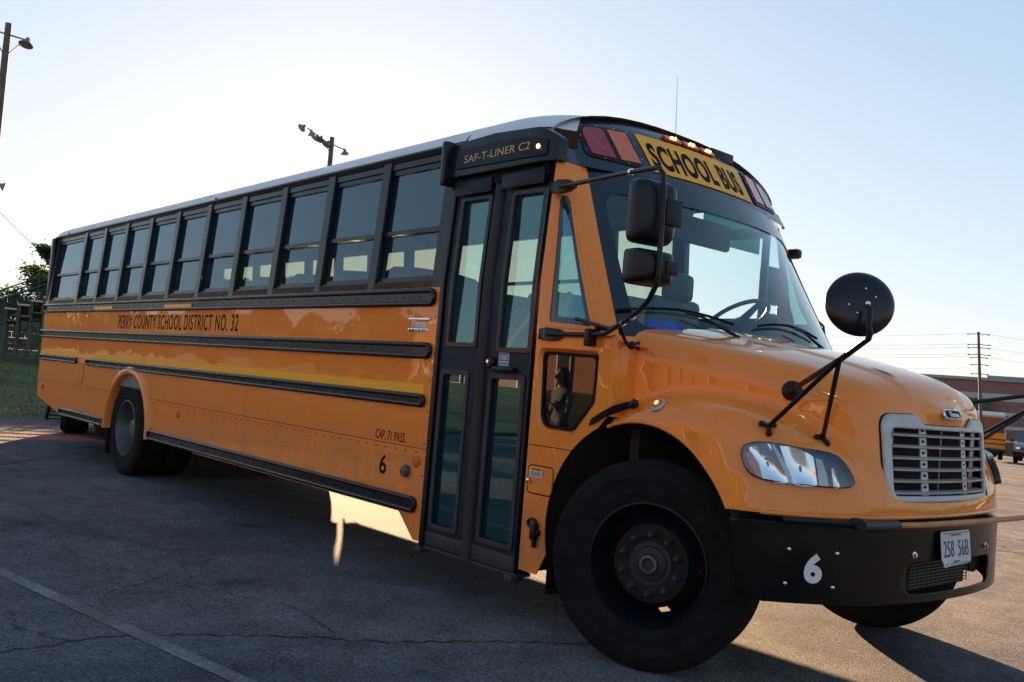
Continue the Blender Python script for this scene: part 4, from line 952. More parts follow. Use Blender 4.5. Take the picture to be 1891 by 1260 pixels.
for sg in (-1, 1):
    hm = lambda off: hl_map(sg, off)
    ho = plate('headlight', scl(HL, (1.012, 1.03)), [], .010, hm(.002), M_rubber, bus, step=.05, cuts=UC, bevel=.002)
    plate('headlight_bezel', HL, [], .003, hm(.0085), M_hldark, ho, step=.05, cuts=UC)
    def bowl(name, TL, TR, BR, BL, deep, m):
        """concave reflector patch between four corners given in (u, v)"""
        b = MB(); rows = []
        for i in range(15):
            row = []
            for j in range(13):
                s, t = i/14, j/12; u = (TL[0]*(1-s)+TR[0]*s)*(1-t)+(BL[0]*(1-s)+BR[0]*s)*t; v = (TL[1]*(1-s)+TR[1]*s)*(1-t)+(BL[1]*(1-s)+BR[1]*s)*t
                a, c = 2*s-1, 2*t-1; v += .010*(1-a*a)*(1-2*t); row.append(hm(0)(u, v, .0275-deep*.74*(1-a*a)*(1-c*c)+.0009*math.sin(20*s+3*c)))
            rows.append(row)
        b.grid(rows); return b.build(name, m, ho, ang=80)
    bowl('reflector_bowl', (-.200, 1.118), (-.116, 1.140), (-.030, .985), (-.150, .997), .024, M_hl)
    bowl('reflector_bowl', (-.075, 1.136), (.072, 1.098), (.092, .984), (-.016, .983), .024, M_hl)
    bowl('reflector_bowl', (.155, 1.050), (.175, 1.040), (.195, .985), (.165, .984), .012, M_hl)
    for pts in ([(-.112, 1.142), (-.098, 1.138), (-.062, 1.088), (-.030, 1.030), (-.012, .980), (-.030, .980), (-.055, 1.035), (-.088, 1.095)], [(.080, 1.092), (.110, 1.086), (.132, 1.030), (.142, .982), (.098, .983), (.092, 1.040)]):
        plate('lamp_divider', pts, [], .003, hm(.0275), M_silver, ho, step=.05)
    plate('turn_signal_lens', [(-.214, 1.098), (-.190, 1.102), (-.160, 1.056), (-.142, .998), (-.160, 1.000), (-.192, 1.045)], [], .003, hm(.0275), mat('turn_signal_amber', (.55, .06, .01), .2, coat=.6), ho, step=.05)
    for (u, v, r_) in ((-.194, 1.074, .006), (-.176, 1.072, .006), (-.124, 1.079, .008)):
        b = MB(); b.ball(hm(.0285)(u, v, 0), r_*.7, 10, 6); b.build('headlamp_bulb', M_redamber, ho)
    plate('headlight_lens', scl(HL, (.985, .96)), [], .002, hm(.032), M_lens, ho, step=.05, cuts=UC)
    b = MB(); a_ = [hm(.032)(u, v, 0) for u, v in scl(HL, (.985, .96))]; c_ = [hm(.004)(u, v, 0) for u, v in scl(HL, (1.01, 1.02))]; b.grid([a_, c_], closed=True); b.build('lens_skirt', M_hldark, ho, fix=False)
# fender marker lamp
p = on_hood(x=-.005, z=1.262) if False else Vector(ray_hit(hfun, (.7, -2.0, 1.70), tuple(Vector((-.01, -1.15, 1.262))-Vector((.7, -2.0, 1.70))), 3.))
def oval(name, c, n, rx_, rz_, h, m, parent):
    T_ = axis_T(c, n) ; b = MB(); rows = []
    for k, hh in ((1, 0), (1, h*.5), (.85, h), (.0, h*1.15)): rows.append([T_ @ Vector((rx_*k*math.cos(a), rz_*k*math.sin(a), hh)) for a in np.linspace(0, 2*math.pi, 25)[:-1]])
    b.grid(rows, closed=True); return b.build(name, m, parent)
fm = oval('fender_marker_lamp', p, hn(p), .042, .042, .012, M_silver, bus); oval('marker_lens', p+hn(p)*.010, hn(p), .026, .024, .007, M_redamber, fm); oval('marker_bulb', p+hn(p)*.016, hn(p), .010, .012, .006, M_lit, fm)
# bonnet latch strap
a = Vector((-.365, -1.236, 1.155)); b_ = Vector((-.135, -1.17, 1.268))
mb = MB(); rows = []
for t in np.linspace(0, 1, 7):
    q = a.lerp(b_, t)+Vector((0, -.012, .012))*math.sin(math.pi*t); wv = .020+.006*math.sin(math.pi*t); rows.append([q+Vector((-.4*wv, 0, -.9*wv)), q+Vector((-.4*wv, -.012, -.8*wv)), q+Vector((.4*wv, -.014, .9*wv)), q+Vector((.4*wv, 0.012, .95*wv))])
mb.grid(rows, closed=True); mb.tube([b_+Vector((-.01, -.02, -.012)), b_+Vector((.014, -.016, .010))], .022, 10); mb.build('hood_latch', M_plastic, bus)

# ---------------------------------------------------------------- bumper
def bx(s): return .9584-.1685*s*s-.1081*s**4+.0082*s**6   # plan of the front face
BP = [(bx(s), s) for s in np.linspace(0, 1.15, 24)]+[(.545, 1.172), (.51, 1.188), (.478, 1.198)]
def arc_table():
    L = [0]; 
    for i in range(1, len(BP)): L.append(L[-1]+math.dist(BP[i], BP[i-1]))
    return L
BL = arc_table(); BLT = BL[-1]
def bump(u, v, w):
    a = abs(u); x = np.interp(a, BL, [p[0] for p in BP]); s = np.interp(a, BL, [p[1] for p in BP]); e = .004
    x1 = np.interp(min(a+.01, BLT), BL, [p[0] for p in BP]); s1 = np.interp(min(a+.01, BLT), BL, [p[1] for p in BP]); x0 = np.interp(max(a-.01, 0), BL, [p[0] for p in BP]); s0 = np.interp(max(a-.01, 0), BL, [p[1] for p in BP])
    t = Vector((x1-x0, s1-s0)).normalized(); n = Vector((t.y, -t.x))
    return (x+n.x*w, (s+n.y*w)*(1 if u >= 0 else -1), v)
BO = rpoly([(-BLT+.05, .520), (-BLT+.13, .470), (-.60, .468), (.60, .468), (BLT-.13, .470), (BLT-.05, .520), (BLT, .815), (.9, .812), (-.9, .812), (-BLT, .815)], [.02, .05, .05, .05, .05, .02, .02, 0, 0, .02])
BH = rpoly([(-.456, .508), (.400, .508), (.408, .650), (-.456, .652)], .05, 6)
bmp = plate('bumper', BO, [BH], .012, lambda u, v, w: bump(u, v, w), M_bumper, bus, bevel=.003, step=.06, cuts={'u': [round(-1.5+.05*i, 3) for i in range(61)]}, ang=50)
mb = MB(); rows = []                                          # folded top flange
for u in np.linspace(-BLT, BLT, 61): rows.append([bump(u, .806, .004), bump(u, .816, .0), bump(u, .818, -.012), bump(u, .818, -.075), bump(u, .80, -.078)])
mb.grid(rows); mb.build('bumper_flange', M_bumper, bmp)
mb = MB(); rows = []
for u in np.linspace(-BLT+.14, BLT-.14, 51): rows.append([bump(u, .474, .004), bump(u, .468, -.01), bump(u, .468, -.05)])
mb.grid(rows); mb.build('bumper_flange', M_bumper, bmp)
bl = MB()
for u, v in ((-1.083, .701), (-.859, .693), (-1.091, .553), (-.871, .545), (-.410, .689), (.330, .695)):
    p = Vector(bump(u, v, .006)); q = Vector(bump(u, v, .02)); bl.lathe([(.016, 0), (.016, .004), (.010, .006), (.010, .015), (0, .017)] if u > -.7 else [(.0095, 0), (.007, .004), (0, .006)], 6 if u > -.7 else 14, axis_T(p, q-p))
bl.build('bumper_bolt', M_chrome, bmp, ang=30)
text('bumper_number', '6', M_white, bmp, lambda u, v, w: bump(-.970+u, .624+v, .0075+w), .084, .130, .0015, bold=.045)
# mesh in the bumper opening with its tow eyes
g = MB()
for z in np.linspace(.52, .64, 9): g.box(.885, .889, -.34, .27, z, z+.004)
for y in np.linspace(-.34, .27, 14): g.box(.884, .888, y, y+.003, .515, .645)
g.build('bumper_mesh', mat('mesh_steel', (.07, .065, .06), .5), bmp, smooth=False, kind='stuff')
g = MB(); g.lathe([(.055, 0), (.055, .12), (.0, .12)], 16, axis_T((.76, .37, .60), (1, 0, 0))); g.lathe([(.04, 0), (.04, .12), (.0, .12)], 16, axis_T((.76, -.41, .585), (1, 0, 0))); g.build('tow_eye', M_dark, bmp)
g = MB(); g.box(.70, .86, -.36, .30, .50, .66); g.build('bumper_brace', M_dark, bmp)
# plate
PL = Matrix.Translation((bx(.0)+.020, -.082, .716)) @ Matrix.Rotation(R(-6), 4, 'Y')
pf = lambda u, v, w: tuple(PL @ Vector((w+(.02*max(0, -u-.08)*6 if v < -.06 else 0), u, v)))
po = plate('number_plate', rpoly([(-.155, -.088), (.155, -.08), (.155, .076), (-.155, .076)], .018), [], .003, pf, mat('plate_white', (.55, .55, .56), .45, var=.12, vscale=20), bmp, cuts={'u': [-.1, -.05, 0, .05, .1], 'v': [-.05]})
M_ink = mat('plate_ink', (.02, .025, .10), .5); M_pink = mat('plate_red', (.42, .02, .03), .5)
text('plate_lettering', '258  56B', M_ink, po, lambda u, v, w: pf(u, v-.006, .002+w), .265, .076, .001)
text('plate_small_lettering', 'Land of Lincoln', M_ink, po, lambda u, v, w: pf(u, v+.058, .002+w), .10, .009, .001)
text('plate_small_lettering', 'ILLINOIS', M_ink, po, lambda u, v, w: pf(u, v-.066, .002+w), .06, .008, .001)
zz = MB()
for k in range(19):
    u = -.135+.015*k
    for v0, s_ in ((.068, -1), (-.078, 1)): zz.add([pf(u-.006, v0, .0025), pf(u+.006, v0, .0025), pf(u, v0+.008*s_, .0025)], [(0, 1, 2)])
zz.build('plate_border', M_pink, po, smooth=False, fix=False)
# crossing gate across the bumper top
M_gate = mat('gate_orange', (.50, .20, .06), .55, var=.2, vscale=8)
def gpt(u, z=.832, off=.035): return bump(u, z, off)
mb = MB(); mb.tube([(.68, -1.10, .832), (.79, -.96, .834), (.865, -.84, .832)], .016, 8); mb.box(.85, .91, -.85, -.80, .81, .86, .008); ga = mb.build('crossing_gate', M_plastic, bus)
mb = MB(); rows = []; mb.tube([(.935, -.90, .838), (.950, -.62, .832)], .024, 12); mb.build('gate_hinge', M_plastic, ga)
mb = MB(); mb.tube([(.935, -.66, .832), (.985, -.45, .834), (1.015, -.1, .838), (1.02, .35, .838), (1.03, .75, .842), (1.06, 1.05, .86), (1.08, 1.55, .90)], .0135, 10); mb.build('gate_arm', M_gate, ga)
mb = MB(); mb.box(.70, .86, -.35, .42, .78, .84, .01); mb.build('gate_bracket', M_dark, ga)
# ---------------------------------------------------------------- wheels (axis along local Z, outer face towards +Z)
def tyre_mesh(w=.275, r=.505, ri=.292):
    P = []; h = w/2
    side_ = [(ri, h*.80), (ri+.008, h*.93), (ri+.02, h*.96), (.34, h*1.02), (.352, h*1.035), (.36, h*1.02), (.42, h*1.06), (.427, h*1.075), (.434, h*1.06), (.455, h*1.03), (.478, h*.985), (.492, h*.93), (r-.004, h*.87)]
    tread = []
    for c in (.80, .44, .0, -.44, -.80)[:]:
        pass
    zs = [(.86, 0), (.60, 0), (.585, .012), (.53, .012), (.515, 0), (.23, 0), (.215, .012), (.16, .012), (.145, 0)]
    tr = [(r-d, h*z) for z, d in zs]+[(r-d, -h*z) for z, d in zs[::-1]]
    prof = side_+tr+[(a, -b) for a, b in side_[::-1]]
    m = MB(); m.lathe(prof, 176, None)
    # shoulder sipes: pull alternate shoulder vertices in
    for k in range(176):
        if k % 2:
            for i in (len(side_)-1, len(side_)): 
                x, y, z = m.v[i*176+k]; m.v[i*176+k] = (x*.994, y*.994, z)
    return m.mesh('tyre', ang=40)
ty = tyre_mesh(); ty.materials.append(M_rubber)
def rim_geo(outer_face, m):
    """disc pushed out (front) or deep dished (rear)"""
    h = .1375
    if outer_face:
        prof = [(.298, h*.86), (.300, h*.98), (.290, h*1.0), (.283, h*.9), (.276, h*.55), (.262, h*.25), (.256, .000), (.240, .012), (.214, .042), (.196, .066), (.188, .074), (.10, .076), (.09, .074)]
    else:
        prof = [(.298, h*.86), (.300, h*.98), (.290, h*1.0), (.283, h*.9), (.277, h*.55), (.262, h*.30), (.255, -.02), (.240, -.055), (.20, -.075), (.17, -.085), (.10, -.085)]
    a = MB(); a.lathe(prof, 60)
    i0 = [i for i, (r_, z_) in enumerate(prof) if abs(r_-(.240 if outer_face else .240)) < .001][0]   # hand holes between two rings
    n = 60; F = []
    for f in a.f:
        i, k = divmod(f[0], n)
        if i == i0 and (k+1) % 12 < 2: continue
        F.append(f)
    a.f = F; bk = MB(); return a, bk, prof
def wheel(name, loc, rotz, sg, front, dual=False, lab=None):
    o = bpy.data.objects.new(name, None); COL.objects.link(o); o.parent = bus; o.location = loc
    o.rotation_euler = (R(90) if sg < 0 else R(-90), 0, rotz)
    if lab: o['label'] = lab
    link('tyre', ty, None, o)
    if dual: link('tyre', ty, None, o, (0, 0, -.33))
    a, bk, prof = rim_geo(front, None); ro = link('rim', a.mesh('rim', ang=40), M_rim if front else M_rimgrey, o)
    hb = MB()
    if front: hb.lathe([(.112, .070), (.108, .080), (.085, .082), (.080, .090), (.060, .094), (.050, .100), (.046, .108), (.030, .110), (.028, .100), (0, .100)], 32)
    else: hb.lathe([(.12, -.085), (.118, .0), (.10, .02), (.09, .06), (.06, .07), (0, .075)], 32)
    link('hub', hb.mesh('hub', ang=30), mat('hub_iron', (.018, .016, .017), .6, var=.4, vscale=20) if front else M_rimgrey, o)
    if front:
        rg = MB(); rg.lathe([(.034, .104), (.044, .114), (.032, .116), (.028, .102)], 24); link('hub_ring', rg.mesh('hub_ring'), M_rimgrey, o)
    nm = MB(); nm.lathe([(.021, 0), (.021, .006), (.017, .010), (.016, .030), (.010, .036), (.009, .046), (0, .047)], 8); nme = nm.mesh('lug_nut', ang=25); nme.materials.append(M_rimgrey if not front else mat('nut_steel', (.05, .045, .05), .5, metal=.4))
    z = .076 if front else -.083
    for k in range(10):
        a_ = 2*math.pi*(k+.5)/10; link('lug_nut', nme, None, o, (.1425*1.0*math.cos(a_), .1425*math.sin(a_), z))
    dr = MB(); dr.lathe([(.205, -.13), (.205, -.03), (.12, -.01)], 32); link('brake_drum', dr.mesh('brake_drum'), M_dark, o)
    if front: bc_ = MB(); bc_.lathe([(0, -.05), (.085, -.05), (.085, -.14), (0, -.14)], 16, Matrix.Translation((.225*math.cos(R(222)), .225*math.sin(R(222)), 0))); link('hand_hole_blocker', bc_.mesh('hand_hole_blocker'), M_dark, o)  # added cylinder, blocks the bright gap seen through one hand hole
    return o
ST = R(21)
wheel('wheel', (-.05, -1.035, .505), ST, -1, True, lab='steered front wheel with black rim, nearer side')
wheel('wheel', (-.0, 1.035, .505), ST, 1, True, lab='steered front wheel on the far side')
wheel('wheel', (-7.35, -1.045, .505), 0, -1, False, True, lab='dual rear wheel with grey dished rim')
wheel('wheel', (-7.35, 1.045, .505), 0, 1, False, True, lab='dual rear wheel on the far side')
mb = MB(); mb.box(-7.98, -7.955, -1.17, -.62, .17, .80, .004); mb.build('mud_flap', M_rubber, bus)
mb = MB(); mb.box(-7.98, -7.955, .40, 1.17, .08, .80, .004); mb.build('mud_flap', M_rubber, bus)  # far-side flap, widened and lowered to block sunlight under the bus
mb = MB(); mb.box(-.73, -.715, -1.12, -.85, .20, .45, .004); mb.build('mud_flap', M_rubber, bus)

# ---------------------------------------------------------------- mirrors
def mirror_set(sg):
    Y = lambda p: (p[0], -sg*p[1]*-1 if False else (p[1] if sg < 0 else -p[1]), p[2])
    m = MB(); arm = [(-.735, -1.245, 2.405), (-.60, -1.29, 2.39), (-.1, -1.44, 2.355), (.16, -1.515, 2.335), (.215, -1.53, 2.328), (.245, -1.535, 2.295), (.262, -1.54, 2.2), (.262, -1.54, 1.86), (.255, -1.54, 1.80), (.205, -1.52, 1.74), (.10, -1.46, 1.70), (-.02, -1.40, 1.665), (-.255, -1.285, 1.612), (-.30, -1.27, 1.603), (-.40, -1.262, 1.600), (-.735, -1.25, 1.600)]
    m.tube([Y(p) for p in arm], .0125, 10); o = m.build('mirror_arm', M_plastic, bus, ang=60)
    for z in (2.405, 1.600):
        b = MB(); rows = []
        for t, hh, d in ((-.09, .004, .01), (-.07, .028, .03), (0, .036, .042), (.07, .030, .036), (.11, .012, .02)):
            rows.append([Y((-.735+t, -1.215-d*(.0 if k in (0, 3) else 1), z+(hh if k in (0, 1) else -hh))) for k in range(4)])
        b.grid(rows, closed=True); b.build('arm_bracket', M_plastic, o, ang=60)
    b = MB(); b.tube([Y((-.215, -1.30, 1.625)), Y((-.535, -1.235, 1.683))], .010, 8); b.tube([Y((-.17, -1.31, 1.645)), Y((-.30, -1.235, 1.63)), Y((-.37, -1.232, 1.635))], .009, 8); b.ball(Y((-.37, -1.232, 1.638)), .020, 10, 8)
    b.tube([Y((-.13, -1.33, 1.635)), Y((-.15, -1.27, 1.575)), Y((-.165, -1.225, 1.555))], .009, 8); b.ball(Y((-.165, -1.20, 1.555)), .022, 10, 8)
    b.box(-.42, -.385, *(sorted((Y((0, -1.285, 0))[1], Y((0, -1.22, 0))[1]))), 1.54, 1.63, .006); b.build('arm_stay', M_plastic, o)
    c = MB(); 
    for p_, q_ in (((-.09, -1.363, 1.648), (-.075, -1.37, 1.652)), ((.01, -1.41, 1.672), (.025, -1.418, 1.677)), ((-.02, -1.464, 2.350), (0, -1.47, 2.348))): c.tube([Y(p_), Y(q_)], .0155, 12)
    c.build('arm_clamp', M_chrome, o)
    # heads: rounded shells facing rearward, seen from behind/front
    def head(cx, cy, cz, hw, hh, dp, rot, nm):
        b = MB(); Tm_ = Matrix.Translation(Y((cx, cy, cz))) @ Matrix.Rotation(rot*(-1 if sg < 0 else 1), 4, 'Z'); rows = []
        for x_, k in ((-.035, .93), (-.028, 1.0), (0, 1.0), (.02, .985), (.045, .90), (.060, .72), (.068, .4), (.07, 0)):
            row = []
            for j in range(32):
                a = 2*math.pi*j/32; c_, s_ = math.cos(a), math.sin(a); e = .28
                row.append(Tm_ @ Vector((x_*dp, hw*k*math.copysign(abs(c_)**e, c_), hh*k*math.copysign(abs(s_)**e, s_))))
            rows.append(row)
        b.grid(rows, closed=True); h_ = b.build(nm, M_plastic, bus, ang=50)
        g = MB(); row = []
        for j in range(32):
            a = 2*math.pi*j/32; c_, s_ = math.cos(a), math.sin(a); e = .28
            row.append(Tm_ @ Vector((-.034*dp, hw*.9*math.copysign(abs(c_)**e, c_), hh*.93*math.copysign(abs(s_)**e, s_))))
        g.add(row, [tuple(range(32))]); g.build('mirror_glass', M_chrome, h_)
        return h_, Tm_
    h1, T1 = head(.165, -1.505, 2.135, .112, .145, 1.1, R(10), 'mirror_head')
    b = MB(); b.box(.055, .085, .02, .112, -.06, .06, .006, T=T1 @ Matrix.Rotation(0, 4, 'Z')); b.build('mount_plate', M_plastic, h1)
    h2, T2 = head(.165, -1.505, 1.885, .108, .080, 1.35, R(10), 'convex_mirror_head')
    b = MB(); b.box(.07, .10, .03, .10, -.03, .03, .006, T=T2); b.build('mount_plate', M_plastic, h2)
mirror_set(-1)
def left_mirror():
    m = MB(); m.tube([(-.88, 1.22, 2.42), (-.93, 1.30, 2.42), (-1.10, 1.50, 2.40), (-1.16, 1.55, 2.34), (-1.16, 1.55, 1.86), (-1.08, 1.52, 1.78), (-.78, 1.32, 1.74), (-.63, 1.22, 1.74)], .0125, 10); o = m.build('mirror_arm', M_plastic, bus, ang=60)
    b = MB(); b.box(-.93, -.80, 1.20, 1.27, 2.385, 2.455, .02); b.tube([(-.60, 1.21, 1.92), (-.60, 1.27, 1.90), (-.57, 1.27, 1.72), (-.57, 1.21, 1.70)], .010, 8); b.build('arm_bracket', M_plastic, o)
    for z, hh in ((2.22, .145), (1.93, .08)):
        b = MB(); b.box(-1.20, -1.11, 1.32, 1.54, z-hh, z+hh, .035); h_ = b.build('mirror_head', M_plastic, bus); g = MB(); g.box(-1.203, -1.20, 1.34, 1.52, z-hh+.02, z+hh-.02); g.build('mirror_glass', M_chrome, h_, smooth=False)
def cross_mirror(sg):
    Y = lambda p: Vector((p[0], p[1] if sg < 0 else -p[1], p[2]))
    J = Vector((.965, -1.20, 1.528)); E = Vector((1.105, -1.26, 1.605)); D = Vector((1.075, -1.235, 1.738))
    pad = Vector((.482, -.778, 1.392)); f1 = Vector((.556, -1.068, 1.2165)); f2 = Vector((.666, -.806, 1.180))
    m = MB(); m.tube([Y(pad+hn(pad)*.03), Y(J), Y(E), Y(E+Vector((.012, -.012, .02))), Y(E+Vector((.005, -.015, .05))), Y(D+Vector((.02, -.01, -.02))), Y(D)], .0125, 10)
    o = m.build('crossview_mirror_arm', M_plastic, bus, ang=60)
    b = MB(); n_ = hn(pad); n_.y = n_.y if sg < 0 else -n_.y; b.lathe([(.048, 0), (.048, .006), (.040, .016), (.020, .022), (.016, .04), (0, .045)], 24, axis_T(Y(pad), n_)); b.build('arm_pad', M_plastic, o)
    for f_ in (f1, f2):
        b = MB(); b.tube([Y(f_+hn(f_)*.012), Y(J-Vector((.01, 0, .005)))], .0105, 8); b.build('arm_leg', M_plastic, o)
        b = MB(); n_ = hn(f_); n2 = n_.copy(); n2.y = n2.y if sg < 0 else -n2.y; u_ = n_.orthogonal().normalized(); v_ = n_.cross(u_)
        for a in (90, 210, 330):
            q = f_+(u_*math.cos(R(a))+v_*math.sin(R(a)))*.032
            b.tube([Y(f_+n_*.012), Y(q+n_*.006)], .011, 8); b.ball(tuple(Y(q+n_*.004)), .014, 10, 6)
        b.build('arm_foot', M_plastic, o)
    # disc: its back is seen from the camera
    bd = Vector((.62, -.70, .22)).normalized(); bd = Vector((bd.x, bd.y if sg < 0 else -bd.y, bd.z)); Tm_ = axis_T(Y(D), bd); OF = Tm_.inverted() @ (Y(D+Vector((-.035, .035, .028)))-bd*.018)
    b = MB(); b.lathe([(.0, .0), (.05, -.001), (.10, -.010), (.124, -.024), (.131, -.032), (.135, -.036), (.135, -.048), (.130, -.052)], 48, Tm_ @ Matrix.Translation(OF))
    h = b.build('crossview_mirror', mat('mirror_back_black', (.008, .009, .012), .24, spec=.4), bus, ang=50, fix=True)
    g = MB(); g.lathe([(.130, -.050), (.11, -.072), (.07, -.088), (0, -.095)], 40, Tm_ @ Matrix.Translation(OF)); g.build('mirror_glass', M_chrome, h)
    s_ = MB(); 
    for a in (20, 75, 200, 250): s_.ball(tuple(Tm_ @ Matrix.Translation(OF) @ Vector((.055*math.cos(R(a)), .055*math.sin(R(a)), .0))), .005, 8, 5)
    s_.ball(tuple(Tm_ @ Vector((0, 0, .02))), .011, 10, 8); s_.build('mirror_screws', M_chrome, h)
left_mirror()
for sg in (-1, 1): cross_mirror(sg)
# ================================================================ the place
def asphalt_mat():
    m = bpy.data.materials.new('asphalt'); m.use_nodes = True; n = m.node_tree.nodes; L = m.node_tree.links; b = n['Principled BSDF']; tc = n.new('ShaderNodeTexCoord')
    def noise(sc, det=5, ro=.5):
        z = n.new('ShaderNodeTexNoise'); z.inputs['Scale'].default_value = sc; z.inputs['Detail'].default_value = det; z.inputs['Roughness'].default_value = ro; L.new(tc.outputs['Object'], z.inputs['Vector']); return z
    big = noise(.35, 6, .6); mid = noise(3., 8, .65); fine = noise(220., 3, .6)
    r1 = n.new('ShaderNodeValToRGB'); r1.color_ramp.elements[0].position = .32; r1.color_ramp.elements[0].color = (.075, .080, .094, 1); r1.color_ramp.elements[1].position = .72; r1.color_ramp.elements[1].color = (.198, .186, .174, 1); L.new(big.outputs[0], r1.inputs[0])
    r2 = n.new('ShaderNodeMapRange'); r2.inputs[1].default_value = .3; r2.inputs[2].default_value = .75; r2.inputs[3].default_value = .66; r2.inputs[4].default_value = 1.3; L.new(mid.outputs[0], r2.inputs[0])
    mx = n.new('ShaderNodeMix'); mx.data_type = 'RGBA'; mx.blend_type = 'MULTIPLY'; mx.inputs[0].default_value = 1; L.new(r1.outputs[0], mx.inputs[6]); L.new(r2.outputs[0], mx.inputs[7])
    vo = n.new('ShaderNodeTexVoronoi'); vo.inputs['Scale'].default_value = 95; L.new(tc.outputs['Object'], vo.inputs['Vector'])
    r3 = n.new('ShaderNodeMapRange'); r3.inputs[1].default_value = .0; r3.inputs[2].default_value = 1.; r3.inputs[3].default_value = .45; r3.inputs[4].default_value = 1.75
    sx = n.new('ShaderNodeSeparateColor'); L.new(vo.outputs['Color'], sx.inputs[0]); L.new(sx.outputs[0], r3.inputs[0])
    m2 = n.new('ShaderNodeMix'); m2.data_type = 'RGBA'; m2.blend_type = 'MULTIPLY'; m2.inputs[0].default_value = .75; L.new(mx.outputs[2], m2.inputs[6]); L.new(r3.outputs[0], m2.inputs[7]); L.new(m2.outputs[2], b.inputs['Base Color'])
    st = noise(1.15, 4, .55); sr = n.new('ShaderNodeMapRange'); sr.inputs[1].default_value = .60; sr.inputs[2].default_value = .68; sr.inputs[3].default_value = 1.; sr.inputs[4].default_value = .62; L.new(st.outputs[0], sr.inputs[0])
    m4 = n.new('ShaderNodeMix'); m4.data_type = 'RGBA'; m4.blend_type = 'MULTIPLY'; m4.inputs[0].default_value = 1; L.new(m2.outputs[2], m4.inputs[6]); L.new(sr.outputs[0], m4.inputs[7]); L.new(m4.outputs[2], b.inputs['Base Color'])
    b.inputs['Roughness'].default_value = .9; b.inputs['Specular IOR Level'].default_value = .1
    ad = n.new('ShaderNodeMath'); ad.operation = 'ADD'; L.new(fine.outputs[0], ad.inputs[0]); L.new(vo.outputs['Distance'], ad.inputs[1])
    bp = n.new('ShaderNodeBump'); bp.inputs['Strength'].default_value = .8; bp.inputs['Distance'].default_value = .006; L.new(ad.outputs[0], bp.inputs['Height']); L.new(bp.outputs[0], b.inputs['Normal'])
    return m
M_asph = asphalt_mat()
def gz(y): return -.022*(min(max(y, 6), 220)-6)
mb = MB(); mb.grid([[(x, y, gz(y)) for y in (-900, 6, 9, 14, 60, 220, 900)] for x in (-900, 0, 900)]); g = mb.build('ground', M_asph, fix=False, ang=30); g['kind'] = 'structure'
def worn_paint(name, col, cov=.5):
    m = bpy.data.materials.new(name); m.use_nodes = True; n = m.node_tree.nodes; L = m.node_tree.links; b = n['Principled BSDF']; tc = n.new('ShaderNodeTexCoord')
    z = n.new('ShaderNodeTexNoise'); z.inputs['Scale'].default_value = 45; z.inputs['Detail'].default_value = 8; z.inputs['Roughness'].default_value = .75; L.new(tc.outputs['Object'], z.inputs['Vector'])
    z2 = n.new('ShaderNodeTexNoise'); z2.inputs['Scale'].default_value = 1.3; z2.inputs['Detail'].default_value = 3; L.new(tc.outputs['Object'], z2.inputs['Vector'])
    ad = n.new('ShaderNodeMath'); ad.operation = 'ADD'; L.new(z.outputs[0], ad.inputs[0]); L.new(z2.outputs[0], ad.inputs[1])
    mr = n.new('ShaderNodeMapRange'); mr.inputs[1].default_value = 1.0+(.5-cov)*.5-.16; mr.inputs[2].default_value = 1.0+(.5-cov)*.5+.16; L.new(ad.outputs[0], mr.inputs[0])
    mx = n.new('ShaderNodeMix'); mx.data_type = 'RGBA'; mx.inputs[6].default_value = (*col, 1); mx.inputs[7].default_value = (.085, .082, .078, 1); L.new(mr.outputs[0], mx.inputs[0]); L.new(mx.outputs[2], b.inputs['Base Color']); b.inputs['Roughness'].default_value = .8
    return m
M_line = worn_paint('worn_line_paint', (.30, .28, .26), .62); M_liney = worn_paint('worn_yellow_paint', (.45, .30, .04), .45); M_line2 = worn_paint('line_paint', (.42, .41, .39), .72)
def ribbon(name, pts, w, m, z=.004, jit=0., lab=None, cat='road marking', step=.12, grp=None):
    P = [Vector((p[0], p[1])) for p in pts]; Q = []
    for a, b in zip(P[:-1], P[1:]):
        k = max(1, int((b-a).length/step)); Q += [a.lerp(b, i/k) for i in range(k)]
    Q.append(P[-1]); V = []
    for i, p in enumerate(Q):
        t = (Q[min(i+1, len(Q)-1)]-Q[max(i-1, 0)]).normalized(); n_ = Vector((-t.y, t.x)); ww = w/2*(1+(random.uniform(-.8, .8) if jit else 0)); o = n_*random.uniform(-jit, jit)
        V += [(*(p+o+n_*ww), z+gz((p+o+n_*ww).y)), (*(p+o-n_*ww), z+gz((p+o-n_*ww).y))]
    mb = MB(); mb.add(V, [(2*i, 2*i+1, 2*i+3, 2*i+2) for i in range(len(Q)-1)]); o = mb.build(name, m, smooth=False, fix=False)
    tag(o, lab, cat, grp) if lab else o.__setitem__('kind', 'structure'); return o
ribbon('parking_line', [(-9.0, -4.17), (-3.0, -3.255), (-.3, -2.78), (1.2, -2.52)], .085, M_line, lab='worn grey parking line slanting across the shaded asphalt in front of the bus', cat='parking line')
M_crack = mat('crack_dirt', (.018, .016, .014), .95)
def crack(pts, w=.013, j=.022): 
    for q in (1,):
        ribbon('ground_crack', pts, w, M_crack, z=.003, jit=j, step=.035)
crack([(-1.50, -3.75), (-1.48, -3.55), (-1.51, -3.27), (-1.53, -3.05), (-1.43, -2.83), (-1.26, -2.50), (-1.07, -2.19), (-.92, -2.03), (-.7, -1.5), (-.2, -.6)])
crack([(-1.51, -3.27), (-1.8, -3.45), (-2.15, -3.40), (-2.6, -3.55)], .005); crack([(-8.9, -3.2), (-8.15, -2.2), (-8.96, -1.54), (-9.66, -.58), (-10.4, .6)], .02, .04)
